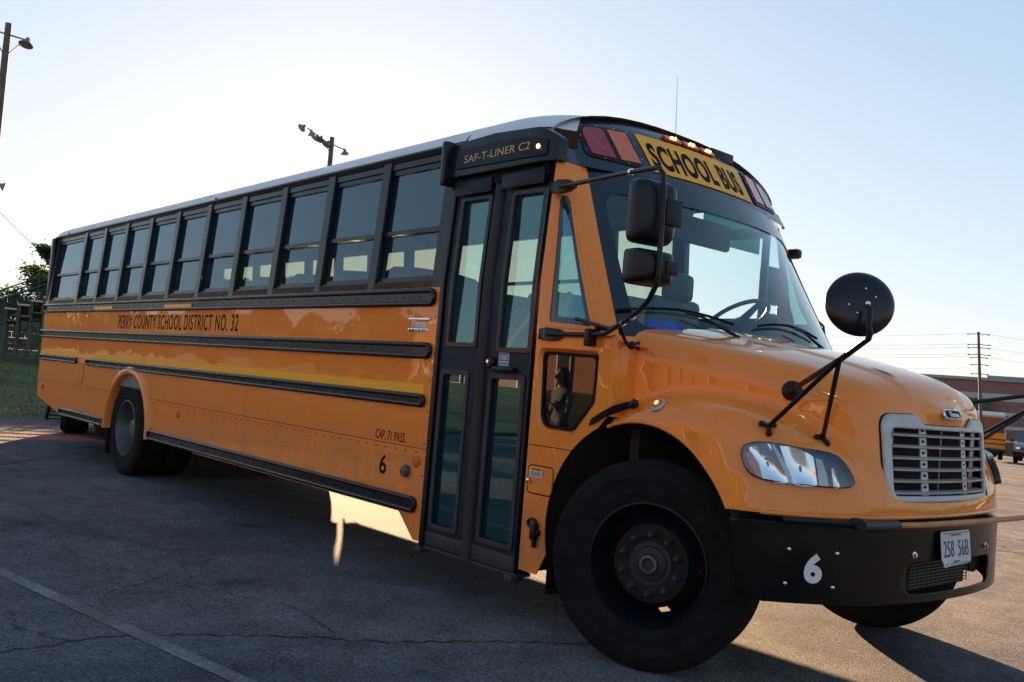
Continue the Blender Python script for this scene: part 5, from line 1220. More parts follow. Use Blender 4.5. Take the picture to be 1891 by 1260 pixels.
crack([(-2.5, -3.3), (-2.3, -2.9), (-2.75, -2.3), (-3.2, -2.1)], .005); crack([(-6.5, -2.8), (-5.6, -2.6), (-4.3, -2.5), (-3.4, -2.2), (-2.6, -1.8)], .006); crack([(-5.0, -3.0), (-4.2, -2.7), (-3.3, -2.75), (-2.4, -2.45), (-1.7, -2.1), (-1.1, -2.15)], .006)
crack([(-12.5, -3.2), (-10.2, -2.1), (-9.9, -1.2), (-10.5, -.2)], .015, .03); crack([(1.6, 2.5), (1.1, 3.5), (.4, 4.2), (-.6, 5.4), (-2, 7)], .02, .05)
M_patch = mat('tar_seam', (.03, .028, .026), .9, var=.3)
ribbon('ground_seam', [(-6, 4.3), (-1.05, 5.61), (-.84, 5.79), (2.5, 6.6), (9, 8.4)], .09, M_patch, jit=.02)
mb = MB()
for i in range(700):
    a = random.uniform(2.4, 4.3); d = random.uniform(.9, 11)**1.0; x, y = 2.9+d*math.cos(a), -4.6+d*math.sin(a)*.9+random.uniform(0, 3)
    if -10.9 < x < 1.1 and -1.3 < y < 1.3: continue
    r_ = random.uniform(.003, .009); mb.ball((x, y, r_*.5), r_, 5, 3, (1, random.uniform(.6, 1.2), .7))
o = mb.build('gravel', mat('grit', (.16, .15, .14), .9, var=.5, vscale=9), smooth=False, fix=False); tag(o, 'loose grit and small stones scattered over the asphalt', 'gravel', kind='stuff')
# distant bays: pale lines and a few yellow marks
LN = [((-14.37, 39.23), (-11.42, 34.7), .06), ((-8.51, 24.38), (-7.4, 23.72), .04), ((-5.09, 15.72), (-4.64, 16.18), .10), ((-3.72, 12.22), (-3.30, 12.51), .10), ((-2.14, 8.43), (-1.84, 8.53), .10), ((-6.45, 19.16), (-5.91, 19.66), .05)]
LNW = ['farthest white bay line, just before the second bus', 'faint pale bay line, second from the far end of the lot', 'white bay line right of the grille, third from the gate arm', 'white bay line right of the grille, second from the gate arm', 'white bay line nearest to the orange gate arm', 'broken pale bay line beside the yellow marks']
for (a, b, w_), lb_ in zip(LN, LNW):
    a, b = Vector(a), Vector(b); d = (b-a).normalized(); d = d if d.x > 0 else -d
    ribbon('parking_line', [a-d*5, b+d*7], w_+.02, M_line2, lab=lb_, cat='parking line', step=1.)
for x, y in ((-9.49, 27.2), (-10.0, 30.4), (-8.5, 26.7)):
    ribbon('arrow_mark', [(x-.6, y-.4), (x+.1, y+.1), (x+.8, y-.3)], .25, M_liney, lab={-9.49: 'faded yellow mark beside the grille, leftmost of three', -10.0: 'faded yellow mark below the van, middle of three', -8.5: 'faded yellow mark at the right edge below the van'}[x], cat='road marking', grp='faded yellow marks on the far lot', step=1.)

# --- grass bank on the left with a soft top
M_grass = mat('grass', (.066, .092, .026), .9, var=.5, vscale=1.2, bump=.6, bscale=60)
M_blade = mat('grass_blades', (.085, .115, .032), .8, var=.4, vscale=.8)
def bank_z(x, y):
    d = max(0, (-15.0-x-.10*(y+.7))+.25*math.sin(y*.7)); return 1.05*(1-math.exp(-(d/7.5)**1.3))+.05*math.sin(x*.8+y*.5)*min(1, d/4)+min(.03, d*.05)
mb = MB(); XS = np.concatenate([np.linspace(-14.6, -34, 40), np.linspace(-36, -160, 14)]); YS = np.linspace(-90, 9, 60)
mb.grid([[(x, y, bank_z(x, y) if -15.0-x-.1*(y+.7)+.25*math.sin(y*.7) > 0 else -.05) for y in YS] for x in XS]); b_ = mb.build('grass_bank', M_grass, ang=80); b_['kind'] = 'structure'
nb = 26000; V = []; F = []
for i in range(nb):
    x = -14.9-abs(random.gauss(0, 1))*6.; y = random.uniform(-9, 3.5)
    z = bank_z(x, y)
    if z <= .02: continue
    h = random.uniform(.015, .045); a = random.uniform(0, 6.28); w_ = random.uniform(.008, .018); lx, ly = random.uniform(-.04, .04), random.uniform(-.04, .04); k = len(V)
    V += [(x-w_*math.cos(a), y-w_*math.sin(a), z), (x+w_*math.cos(a), y+w_*math.sin(a), z), (x+lx, y+ly, z+h)]; F.append((k, k+1, k+2))
mb = MB(); mb.v = V; mb.f = F; o = mb.build('grass', M_blade, smooth=False, fix=False); tag(o, 'short green grass growing on the bank behind the bus', 'grass', kind='stuff')

# --- trailer standing behind the tail
tr = empty('utility_trailer', (-12.0, -.36, 0), 'small black trailer with a wide ribbed tyre and mesh ramp behind the bus tail', 'trailer'); tr.rotation_euler.z = math.atan2(.27, -.96)
b = MB(); prof = [(.15, -.17), (.30, -.20), (.345, -.195), (.375, -.165), (.392, -.13)]
for z in (-.11, -.055, 0, .055, .11): prof += [(.400, z-.012), (.400, z+.006), (.386, z+.010), (.386, z+.022), (.400, z+.026)]
prof += [(.392, .145), (.375, .175), (.345, .198), (.30, .20), (.15, .17)]
b.lathe([(r_, z_) for r_, z_ in prof], 48, Matrix.Translation((.40, 0, .40)) @ Matrix.Rotation(R(90), 4, 'X')); b.build('tyre', M_rubber, tr, ang=30)
b = MB(); b.box(-.6, 1.9, -2.1, -.28, .10, .95, .01); b.box(-.6, 1.9, -.28, .25, .80, .84, .01); b.build('deck_shade_box', M_dark, tr)  # box below is out of view, made deep to shade the ground
b = MB(); b.tube([(1.9, .35, .62), (2.9, .45, .03)], .03, 6); b.tube([(1.9, -.6, .62), (2.9, -.5, .03)], .03, 6)
for t in np.linspace(0, 1, 9): b.tube([(1.9+t, .35+.1*t, .62-.59*t), (1.9+t, -.6+.1*t, .62-.59*t)], .016, 6)
b.build('ramp', M_dark, tr)

# --- trees
M_bark = mat('bark', (.06, .045, .032), .9, var=.3)
def leafmat(name, col):
    m = mat(name, col, .6, var=.35, vscale=.7); n = m.node_tree.nodes; L = m.node_tree.links; b = n['Principled BSDF']; t = n.new('ShaderNodeBsdfTranslucent'); t.inputs[0].default_value = (col[0]*1.6, col[1]*1.8, col[2], 1)
    mx = n.new('ShaderNodeMixShader'); mx.inputs[0].default_value = .45; L.new(b.outputs[0], mx.inputs[1]); L.new(t.outputs[0], mx.inputs[2]); L.new(mx.outputs[0], n['Material Output'].inputs[0]); return m
M_leaf = leafmat('leaves', (.032, .058, .020)); M_leaf2 = leafmat('leaves_olive', (.06, .085, .025))
def tree(x, y, z0, h, r, lab, nleaf=9000, seed=1, m=M_leaf, leaf=.16, grp=None):
    rs = random.Random(seed); o = empty('tree', (x, y, z0), lab, 'tree', grp)
    t = MB(); t.tube([(0, 0, -.1), (.05, 0, h*.3), (0, .05, h*.6), (.05, 0, h*.92)], [h*.03, h*.022, h*.013, .02], 10)
    tips = []
    for k in range(26):
        a = rs.uniform(0, 6.28); zz = h*rs.uniform(.22, .9); f = (1-(zz/h-.40)**2*2.2); rr = r*max(.18, f)*rs.uniform(.65, 1.12); e = (rr*math.cos(a), rr*math.sin(a), zz+rs.uniform(.05, .28)*rr)
        s_ = (0, 0, zz-rr*.25); mid = tuple((s_[i]+e[i])/2 for i in range(3)); t.tube([s_, mid, e], [.06, .035, .012], 5)
        for q in np.linspace(.35, 1.05, 5): tips.append((tuple(s_[i]+(e[i]-s_[i])*q for i in range(3)), rr*.30*(1.15-q*.5)))
    for k in range(8): tips.append(((rs.uniform(-.3, .3), rs.uniform(-.3, .3), h*rs.uniform(.8, 1.0)), r*.16))
    t.build('trunk', M_bark, o)
    V = np.empty((nleaf*4, 3)); n_ = 0
    for i in range(nleaf):
        c, cr = tips[rs.randrange(len(tips))]; p = Vector((c[0]+rs.gauss(0, cr*.7), c[1]+rs.gauss(0, cr*.7), c[2]+rs.gauss(0, cr*.45)))
        u = Vector((rs.gauss(0, 1), rs.gauss(0, 1), rs.gauss(0, .6))).normalized(); v = u.orthogonal().normalized(); v.rotate(Matrix.Rotation(rs.uniform(0, 6.28), 3, u)); s_ = leaf*rs.uniform(.5, 1.1)
        V[n_] = p-u*s_; V[n_+1] = p+v*s_*.45; V[n_+2] = p+u*s_; V[n_+3] = p-v*s_*.45; n_ += 4
    mb = MB(); mb.v = [tuple(q) for q in V]; mb.f = [(4*i, 4*i+1, 4*i+2, 4*i+3) for i in range(nleaf)]; mb.build('crown', m, o, smooth=False, fix=False); return o
def ray_xy(az, d): return 2.924+d*math.cos(R(az)), -4.641+d*math.sin(R(az))
x, y = ray_xy(164.4, 42); tree(x, y, 1.0, 4.6, 2.3, 'bushy green tree standing behind the bleachers beside the rear of the bus', 48000, 3, leaf=.105)
x, y = ray_xy(170.2, 50); tree(x, y, 1.0, 4.4, 1.7, 'tree crown cut off by the edge of the picture, left of the bleachers', 22000, 5, leaf=.105)

for k, (x, y, h, r) in enumerate(((-39.5, 16.5, 4.6, 2.6), (-43.5, 14.5, 5.2, 3.0), (-47.5, 12.0, 4.8, 2.8))):  # trees added mostly out of view, to cast shade on the grass bank
    tree(x, y, .9, h, r, ['leafy tree added for shade behind the bus, nearest of three', 'leafy tree added for shade behind the bus, middle of three', 'leafy tree added for shade behind the bus tail, farthest of three'][k], 6000, 21+k, leaf=.22, grp='shade trees added behind the bus')

# --- bleachers: frame, seat planks, rail
M_green = mat('green_steel', (.012, .055, .035), .5); M_alu = mat('plank_aluminium', (.40, .38, .34), .5, metal=.3); M_plank = mat('bleacher_wood', (.10, .07, .05), .8)
bcx, bcy = ray_xy(166.6, 29.5); bl0 = empty('bleachers', (bcx, bcy, 1.0), 'green steel bleachers with rows of plank seats on the grass bank', 'bleachers')
bl0.rotation_euler.z = R(166.6-90)                            # local +X runs to the viewer's right, +Y away
for k in range(9):
    x0 = -.53+k*.29; zz = 1.17+k*.132
    p = MB(); p.box(x0-.14, x0+.14, -2.2, 2.2, zz, zz+.045); p.build('seat_plank', M_alu, bl0, smooth=False)
    p = MB(); p.box(x0-.13, x0+.16, -2.2, 2.2, zz-.30, zz-.26); p.box(x0+.13, x0+.155, -2.2, 2.2, zz-.26, zz-.04); p.build('foot_plank', M_plank, bl0, smooth=False)
    for yy in (-2.1, 0, 2.1):
        q = MB(); q.box(x0-.13, x0-.07, yy-.035, yy+.035, -.2, zz); q.build('post', M_green, bl0, smooth=False)
for yy in (-2.15, 2.15):
    for dz in (0, .13, .26, .40, .52): q = MB(); q.tube([(-.66, yy, 1.72-dz), (2.1, yy, 3.14-dz)], .020, 6); q.build('guard_rail', M_green, bl0)
    for xx in (-.64, .05, .7, 1.4, 2.0): q = MB(); q.tube([(xx, yy, 1.0+(xx+.64)*.5), (xx, yy, 1.73+(xx+.64)*.514)], .02, 6); q.build('rail_post', M_green, bl0)
    for xx in (-.6, -.05, .5, 1.1): q = MB(); q.tube([(xx, yy, 0), (xx+.55, yy, .95)], .014, 6); q.tube([(xx+.55, yy, 0), (xx, yy, .95)], .014, 6); q.build('cross_brace', M_green, bl0)
    q = MB(); q.tube([(-2.0, yy, .45), (-.66, yy, 1.30)], .03, 6); q.tube([(-2.0, yy, .85), (-.66, yy, 1.72)], .03, 6); q.tube([(-2.0, yy, .1), (-.66, yy, .95)], .03, 6); q.build('ramp_rail', M_green, bl0)
bx2, by2 = ray_xy(169.8, 34); hs = empty('press_box', (bx2, by2, 1.0), 'small dark roofed shed at the far left behind the bleachers', 'shed'); hs.rotation_euler.z = R(166-90)
q = MB(); q.box(-2.6, 1.1, -1, 2, 0, 1.55); q.build('wall', mat('shed_wall', (.10, .095, .09), .8, var=.3), hs, smooth=False)
q = MB(); q.add([(-2.9, -1.3, 2.35), (.2, -1.3, 2.05), (1.3, -1.3, 1.5), (-2.9, 2.3, 2.35), (.2, 2.3, 2.05), (1.3, 2.3, 1.5), (-2.9, -1.3, 1.5), (-2.9, 2.3, 1.5)], [(0, 1, 4, 3), (1, 2, 5, 4), (0, 6, 2, 1), (3, 4, 5, 7), (6, 7, 5, 2), (0, 3, 7, 6)]); q.build('roof', mat('shed_roof', (.03, .035, .045), .7), hs, smooth=False)
wa, wb = ray_xy(172.5, 36.5), ray_xy(161, 36.5); wl = empty('brown_wall', (wa[0], wa[1], .9), 'low brown block wall seen between the bleacher posts', 'wall')
dw = Vector((wb[0]-wa[0], wb[1]-wa[1])); wl.rotation_euler.z = math.atan2(dw.y, dw.x); M_blk = mat('brown_block', (.13, .095, .075), .9, var=.25, vscale=5)
for r_ in range(6):
    for c_ in range(int(dw.length/.42)):
        q = bpy.data.objects.get('block_source')
        if r_ == 0 and c_ == 0: q_ = MB(); q_.box(.005, .415, 0, .18, .005, .195, .008); bme = q_.mesh('block', smooth=False); bme.materials.append(M_blk)
        link('block', bme, None, wl, (c_*.42+(.21 if r_ % 2 else 0), random.uniform(-.004, .004), r_*.2))
# chain link fence behind
fa, fb = ray_xy(172, 33.5), ray_xy(160, 33.5); fe = empty('chain_link_fence', (fa[0], fa[1], 1.0), 'grey chain link fence under and beyond the bleachers', 'fence')
dv = Vector((fb[0]-fa[0], fb[1]-fa[1])); Lf = dv.length; dv.normalize(); M_galv = mat('galvanised', (.25, .24, .23), .5, metal=.4)
for k in range(4):
    s_ = Lf*k/3; q = MB(); q.tube([(dv.x*s_, dv.y*s_, -.2), (dv.x*s_, dv.y*s_, 1.2)], .03, 8); q.build('post', M_galv, fe)
q = MB(); q.tube([(0, 0, 1.2), (dv.x*Lf, dv.y*Lf, 1.2)], .022, 6); q.build('top_rail', M_galv, fe)
q = MB(); 
for k in range(int(Lf/.09)):
    s_ = k*.09
    for d_ in (1, -1):
        a = (dv.x*s_, dv.y*s_, 0 if d_ > 0 else 1.18); e2 = min(Lf, s_+1.18); b2 = (dv.x*e2, dv.y*e2, 1.18 if d_ > 0 else 0); n0 = len(q.v)
        q.add([a, b2, (b2[0], b2[1], b2[2]+.008), (a[0], a[1], a[2]+.008)], [(0, 1, 2, 3)])
q.build('chain_mesh', M_galv, fe, smooth=False, fix=False, kind='stuff')

# --- poles
M_wood = mat('pole_wood', (.13, .10, .08), .85, var=.25, vscale=3); M_lamp = mat('lamp_metal', (.22, .22, .23), .45, metal=.4)
def flood(parent, p, d, s_=1.):
    b = MB(); T_ = axis_T(p, d); b.lathe([(.0, -.22*s_), (.07*s_, -.2*s_), (.11*s_, -.05*s_), (.25*s_, .12*s_), (.30*s_, .16*s_), (.28*s_, .17*s_), (0, .15*s_)], 16, T_); return b.build('floodlight', M_lamp, parent)
x, y = ray_xy(169.25, 36); lp = empty('floodlight_pole', (x, y, 0), 'tall wooden floodlight pole cut off at the far left of the sky', 'floodlight pole')
q = MB(); q.tube([(0, 0, -.1), (0, 0, 12.15)], [.17, .10], 12); q.build('pole', M_wood, lp)
lx = Vector((math.cos(R(169.25-90)), math.sin(R(169.25-90)), 0))
q = MB(); q.tube([lx*-.95+Vector((0, 0, 11.85)), lx*.55+Vector((0, 0, 11.72))], .03, 8); q.tube([Vector((0, 0, 11.0)), lx*.42+Vector((0, 0, 11.55))], .022, 6); q.tube([Vector((0, 0, 11.0)), lx*-.42+Vector((0, 0, 11.6))], .022, 6); q.build('cross_arm', M_lamp, lp)
flood(lp, lx*.60+Vector((0, 0, 11.66)), Vector((.25, -.25, -1)), .8); flood(lp, lx*-.25+Vector((.2, -.2, 11.65)), Vector((.4, -.5, -1)), .7); flood(lp, lx*-.85+Vector((0, 0, 11.7)), Vector((-.25, -.25, -1)), .85)
x, y = ray_xy(151.3, 47); lp2 = empty('floodlight_pole', (x, y, 0), 'wooden pole with a slanted arm of five floodlights rising behind the bus roof', 'floodlight pole')
q = MB(); q.tube([(0, 0, -.1), (0, 0, 12.85)], [.20, .11], 12); q.build('pole', M_wood, lp2)
lx = Vector((math.cos(R(151.3-90)), math.sin(R(151.3-90)), 0)); u3 = Vector((0, 0, 1))
q = MB(); q.tube([lx*-1.25+u3*13.15, lx*-.35+u3*12.62, lx*.65+u3*12.30], .03, 8); q.tube([lx*-.35+u3*12.55, lx*-.05+u3*12.05], .022, 6); q.build('cross_arm', M_lamp, lp2)
for a, b, d in ((-1.45, 13.18, (-.9, -.2, -.4)), (-1.02, 12.95, (-.3, .5, -1)), (-.78, 12.75, (-.2, -.6, -1)), (-.55, 12.72, (.3, -.5, -1)), (-.22, 12.52, (.1, -.6, -.8)), (.68, 12.20, (.1, .1, -1))): flood(lp2, lx*a+u3*b, Vector(d), .75)
q = MB(); q.tube([lx*.62+u3*12.3, lx*.62+u3*12.6], .012, 5); q.build('lightning_spike', M_lamp, lp2)
# fragment of another lamp at the left edge
x, y = ray_xy(168.75, 52); lp3 = empty('floodlight_pole', (x-.9*math.cos(R(78.7)), y-.9*math.sin(R(78.7)), 0), 'shorter floodlight pole whose lamp just pokes in at the left edge', 'floodlight pole')
q = MB(); q.tube([(0, 0, -.1), (0, 0, 9.2)], [.16, .10], 10); q.build('pole', M_wood, lp3); lx = Vector((math.cos(R(78.7)), math.sin(R(78.7)), 0)); flood(lp3, lx*.9+u3*8.95, lx*1.-u3*.3, .9)
q = MB(); q.tube([u3*9.0, lx*.8+u3*9.0], .03, 6); q.build('cross_arm', M_lamp, lp3)
# wires
M_wire = mat('wire', (.10, .10, .10), .6)
def wire(parent_name, a, b, sag, r, lab, grp=None, par=None):
    P = [Vector(a).lerp(Vector(b), t)-Vector((0, 0, sag*4*t*(1-t))) for t in np.linspace(0, 1, 17)]
    m = MB(); m.tube(P, r, 5)
    o = m.build('wire', M_wire, par)
    if lab: tag(o, lab, 'wire', grp)
    return o
a = ray_xy(169.8, 52); b = ray_xy(160, 46); wire('', (a[0], a[1], 8.6), (b[0], b[1], 1.9), .5, .013, 'thin overhead wire dropping across the sky towards the tree')

# --- school building on the right, far off
M_brick = mat('brick_red', (.27, .12, .105), .85, var=.15, vscale=6); M_band = mat('stone_band', (.50, .44, .37), .8, var=.1); M_coping = mat('roof_coping', (.30, .30, .28), .6)
M_awn = mat('green_cladding', (.012, .060, .045), .5); M_win = mat('dark_window', (.02, .03, .04), .12, coat=.5); M_wfr = mat('window_frame_white', (.55, .56, .56), .5)
DB = 118.; ax_, ay_ = ray_xy(115.95, DB)
sb_ = empty('school_building', (ax_, ay_, gz(ay_)-.6), 'long two storey red brick school building with pale bands beyond the far lot', 'building')
tx = Vector((math.cos(R(112-90)), math.sin(R(112-90)), 0)); sb_.rotation_euler.z = R(112-90); sb_.scale = (1, 1, 1.33)     # local +X to the right, -Y towards the camera
H = 6.9
lev = [(0, .5, M_band), (.5, 1.35, M_brick), (1.35, 1.62, M_band), (1.62, 2.5, M_brick), (2.5, 2.78, M_band), (2.78, 3.6, M_brick), (3.6, 3.9, M_band), (3.9, 4.85, M_brick), (4.85, 5.45, M_band), (5.45, 6.5, M_brick)]
for z0, z1, m in lev:
    q = MB(); q.box(0, 34, 0, 22, z0, z1); q.build('wall' if m is M_brick else 'stone_band', m, sb_, smooth=False)
q = MB(); q.box(-.2, 34.2, -.25, 22.2, 6.5, 6.75); q.box(8, 34.3, -.3, 22.3, 6.75, 6.95); q.build('roof_coping', M_coping, sb_, smooth=False)
q = MB(); q.box(.6, 8.4, -1.2, -.02, 2.85, 4.95); q.build('canopy', M_awn, sb_, smooth=False)
for k, ch in enumerate('AWNI'):
    text('canopy_lettering', ch, M_wfr, sb_, lambda u, v, w, k=k: (2.25+k*1.15+u, -1.22-w, 4.45+v), .95, .95, .04, bold=.03)
for k in range(5):
    q = MB(); q.box(4.4+k*.85, 5.1+k*.85, -.12, -.02, .9, 2.7); q.build('entrance_window', M_win, sb_, smooth=False)
q = MB(); q.box(8.7, 10.2, -.8, -.02, 0, 2.3); q.build('entrance_pier', M_wfr, sb_, smooth=False)
for x0 in (13.9, 16.8, 19.8, 22.6, 25.6):
    for z0 in (2.05, 0.2) if x0 > 16 else (2.05,):
        f = MB(); f.box(x0-.08, x0+.88, -.10, -.02, z0, z0+1.75); fo = f.build('window', M_wfr, sb_, smooth=False)
        g_ = MB(); g_.box(x0, x0+.80, -.13, -.105, z0+.08, z0+.85); g_.box(x0, x0+.80, -.13, -.105, z0+.93, z0+1.67); g_.build('pane', M_win, fo, smooth=False)
# utility pole with insulators and its wires
x, y = ray_xy(112.62, 62); up = empty('utility_pole', (x, y, 0), 'tall utility pole with stacked insulators in front of the brick building', 'utility pole')
tilt = math.tan(R(4.4)); rx_ = Vector((math.cos(R(112.6-90)), math.sin(R(112.6-90)), 0))
def upt(z): return rx_*(tilt*(6.6-z)*-1*-1)+u3*z
HP = 6.65
q = MB(); q.tube([upt(-.1), upt(HP)], [.11, .075], 12); q.build('pole', M_wood, up)
for k, z in enumerate((HP-.12, HP-.75, HP-.95, HP-1.35, HP-1.52, HP-1.95, HP-2.5)):
    for sd_ in (-1, 1):
        q = MB(); e = upt(z)+rx_*sd_*(.55 if k < 4 else .42)-u3*.04; q.tube([upt(z), e], [.03, .02], 6); q.ball(tuple(e), .05, 8, 6, (1.8, 1, .8)); q.build('insulator', M_lamp, up)
ends = ray_xy(128, 110)
ORD = ('topmost', 'second highest', 'third highest', 'fourth highest', 'fifth highest', 'lowest')
for k, z in enumerate((HP-.14, HP-.75, HP-.95, HP-1.35, HP-1.52, HP-2.2)):
    p_ = Vector((x, y, 0))+upt(z)-rx_*.55; l_ = ray_xy(134, 75); r_ = ray_xy(92, 80)
    wire('', p_, (l_[0], l_[1], z+.2), .5, .006, ORD[k]+' power line running left from the utility pole across the sky', 'power lines on the utility pole')
    if k % 2 == 0:
        p_ = Vector((x, y, 0))+upt(z)+rx_*.55; wire('', p_, (r_[0], r_[1], z-.6), .5, .006, ORD[k]+' power line running right from the utility pole out of the picture', 'power lines on the utility pole')
# parked vehicles beyond the nose
def parked_van(az, d, lab):
    x, y = ray_xy(az, d); o = empty('parked_van', (x, y, gz(y)), lab, 'van'); o.rotation_euler.z = R(az+180-4); o.scale = (1.22,)*3   # local +X faces the camera
    paint = mat('van_paint', (.42, .38, .34), .35, coat=.5); blk = M_plastic
    b = MB(); rows = []
    for xx, hw, z0, z1 in ((-4.6, .85, .45, 1.0), (-4.5, .92, .4, 1.12), (-1.2, .93, .38, 1.12), (-.3, .92, .38, 1.08), (.0, .88, .40, .98), (.06, .80, .45, .90)):
        rows.append([(xx, -hw, z0), (xx, -hw, z1-.12), (xx, -hw*.93, z1), (xx, hw*.93, z1), (xx, hw, z1-.12), (xx, hw, z0)])
    b.grid(rows, closed=True); b.add(rows[-1], [tuple(range(6))]); b.build('body', paint, o, ang=40)
    b = MB(); rows = []
    for xx, hw, z1 in ((-4.4, .80, 1.75), (-2.0, .80, 1.80), (-1.75, .78, 1.76)): rows.append([(xx, -.90, 1.1), (xx, -hw, z1), (xx, hw, z1), (xx, .90, 1.1)])
    b.grid(rows); b.add([(-1.75, -.78, 1.76), (-1.75, .78, 1.76), (-1.78, .74, 1.80), (-1.78, -.74, 1.8)], [(0, 1, 2, 3)]); b.build('cabin', paint, o)
    b = MB(); b.add([(-1.05, -.84, 1.12), (-1.05, .84, 1.12), (-1.73, .74, 1.74), (-1.73, -.74, 1.74)], [(0, 1, 2, 3)]); b.build('windshield', mat('van_glass', (.10, .13, .14), .1, coat=.5), o, smooth=False)
    b = MB(); b.box(.0, .10, -.90, .90, .42, .62, .03); b.build('bumper', blk, o); b = MB(); b.box(.03, .075, -.5, .5, .66, .86, .01); b.build('grille', M_rimgrey, o)
    for s_ in (-1, 1):
        b = MB(); b.box(.03, .085, s_*.56, s_*.80, .68, .86, .02); b.build('headlight', M_hl, o); b = MB(); b.box(-1.2, -1.05, s_*.95, s_*1.12, 1.1, 1.25, .02); b.build('mirror', blk, o)
        for xx in (-.8, -3.6):
            b = MB(); b.lathe([(.18, -.1), (.33, -.1), (.36, -.06), (.36, .06), (.33, .1), (.18, .1), (0, .08)], 24, axis_T((xx, s_*.80, .36), (0, s_, 0))); b.build('wheel', M_rubber, o)
    b = MB(); b.box(.1, .112, -.15, .15, .45, .53); b.build('number_plate', M_white, o); return o
parked_van(109.72, 68, 'beige van with black bumper parked at the right edge')
x, y = ray_xy(111.55, 66); sb2 = empty('parked_school_bus', (x, y, gz(y)+.05), 'rear end of a second yellow bus peeking out behind the bus nose', 'school bus'); sb2.rotation_euler.z = R(111.5+90)
b = MB(); b.box(-.62, 1.75, -.2, -8, .55, 2.75, .06); b.build('body', M_bus, sb2); b = MB(); b.box(-.55, 1.65, -.16, -.24, 1.75, 2.7); b.build('rear_window', M_win, sb2, smooth=False)
b = MB(); b.box(-.66, 1.8, -.12, -.3, .55, .75, .02); b.box(-.635, 1.76, -.15, -7.9, 1.02, 1.08); b.box(-.635, 1.76, -.15, -7.9, 1.30, 1.36); b.build('rub_rail', M_trim, sb2)
b = MB(); b.box(-.55, 1.7, -.25, -7.9, 2.75, 3.05, .1); b.build('roof', M_roof, sb2)
for s_ in (-.4, 1.5):
    b = MB(); b.lathe([(.2, -.14), (.46, -.14), (.5, -.1), (.5, .1), (.46, .14), (0, .14)], 24, axis_T((s_, -1.9, .5), (1, 0, 0))); b.build('wheel', M_rubber, sb2)
x, y = ray_xy(110.7, 88)
dk = empty('parked_car', (x, y, gz(y)), 'dark car parked half hidden between the second bus and the van', 'car'); dk.rotation_euler.z = R(20)
b = MB(); rows = [[(xx, -.85, .3), (xx, -.86, z1-.1), (xx, -.7*(.9 if z1 > 1 else 1), z1), (xx, .7*(.9 if z1 > 1 else 1), z1), (xx, .86, z1-.1), (xx, .85, .3)] for xx, z1 in ((-2.1, .6), (-2.0, .85), (-1.1, .95), (-.6, 1.42), (.7, 1.45), (1.3, .98), (2.0, .9), (2.1, .6))]
b.grid(rows, closed=True); b.build('body', mat('car_green', (.008, .035, .03), .3, coat=.6), dk, ang=40)
for xx in (-1.3, 1.3):
    for s_ in (-1, 1): b = MB(); b.lathe([(.32, -.1), (.33, .1), (0, .1)], 20, axis_T((xx, s_*.78, .32), (0, s_, 0))); b.build('wheel', M_rubber, dk)
for xx in (-.3, .6): b = MB(); b.box(xx-.3, xx+.3, -.80, -.74, 1.0, 1.32, .02); b.build('window', M_win, dk)
# --- what stands behind the camera and shows in the paint and glass
bb = empty('brick_school_wing', (-4, -33, 0), 'low sunlit brick wing with pale window bays facing the bus from behind the viewer', 'building')
q = MB(); q.box(-44, 26, -10, 0, 0, 4.6); q.build('wall', mat('brick_warm', (.30, .13, .09), .85, var=.15, vscale=6), bb, smooth=False)
q = MB(); q.box(-44.2, 26.2, -10.2, .15, 4.6, 4.95); q.build('roof_coping', M_band, bb, smooth=False)
for k in range(-9, 12):
    q = MB(); q.box(-14+k*3.2, -12.9+k*3.2, .01, .12, 1.0, 3.4); fo = q.build('window', M_wfr, bb, smooth=False); q = MB(); q.box(-13.9+k*3.2, -13.0+k*3.2, .125, .14, 1.1, 3.3); q.build('pane', M_win, fo, smooth=False)
t0 = None
for k in range(9):
    x, y = -54-7.0*k+random.uniform(-2, 2), -42+2.2*k+random.uniform(-3, 3)
    if t0 is None: t0 = tree(x, y, 0, 7, 3.6, 'full green tree in the row behind the viewer', 3500, 11, m=M_leaf2, leaf=.45, grp='row of trees behind the viewer')
    else:
        c = copy_tree(t0); c.location = (x, y, 0); c.scale = (random.uniform(.9, 1.4),)*2+(random.uniform(.75, 1.15),); c.rotation_euler.z = random.uniform(0, 6)

# far-off woods round the whole lot, one mass
rs = np.random.default_rng(5); n = 42000; th = rs.uniform(0, 2*math.pi, n); rad = 190+40*rs.random(n)+30*np.sin(th*3)
cx_ = rad*np.cos(th); cy_ = rad*np.sin(th); top = 5.2+1.6*np.sin(th*23)+1.2*np.sin(th*61+1)+.9*np.sin(th*140+2)
base = np.where(cy_ > 6, -.022*(np.minimum(cy_, 220)-6), 0); zc = base+rs.random(n)**.8*top
d1 = rs.normal(size=(n, 3)); d1 /= np.linalg.norm(d1, axis=1)[:, None]; d2 = np.cross(d1, rs.normal(size=(n, 3))); d2 /= np.linalg.norm(d2, axis=1)[:, None]
c3 = np.stack([cx_, cy_, zc], 1); s_ = rs.uniform(.5, 1.3, n)[:, None]; V = np.stack([c3-d1*s_, c3+d2*s_*.6, c3+d1*s_, c3-d2*s_*.6], 1).reshape(-1, 3)
me = bpy.data.meshes.new('treeline'); me.from_pydata(V.tolist(), [], [(4*i, 4*i+1, 4*i+2, 4*i+3) for i in range(n)]); tl = link('treeline', me, M_leaf2); tag(tl, 'distant line of woods along the horizon round the lot', 'woods', kind='stuff')
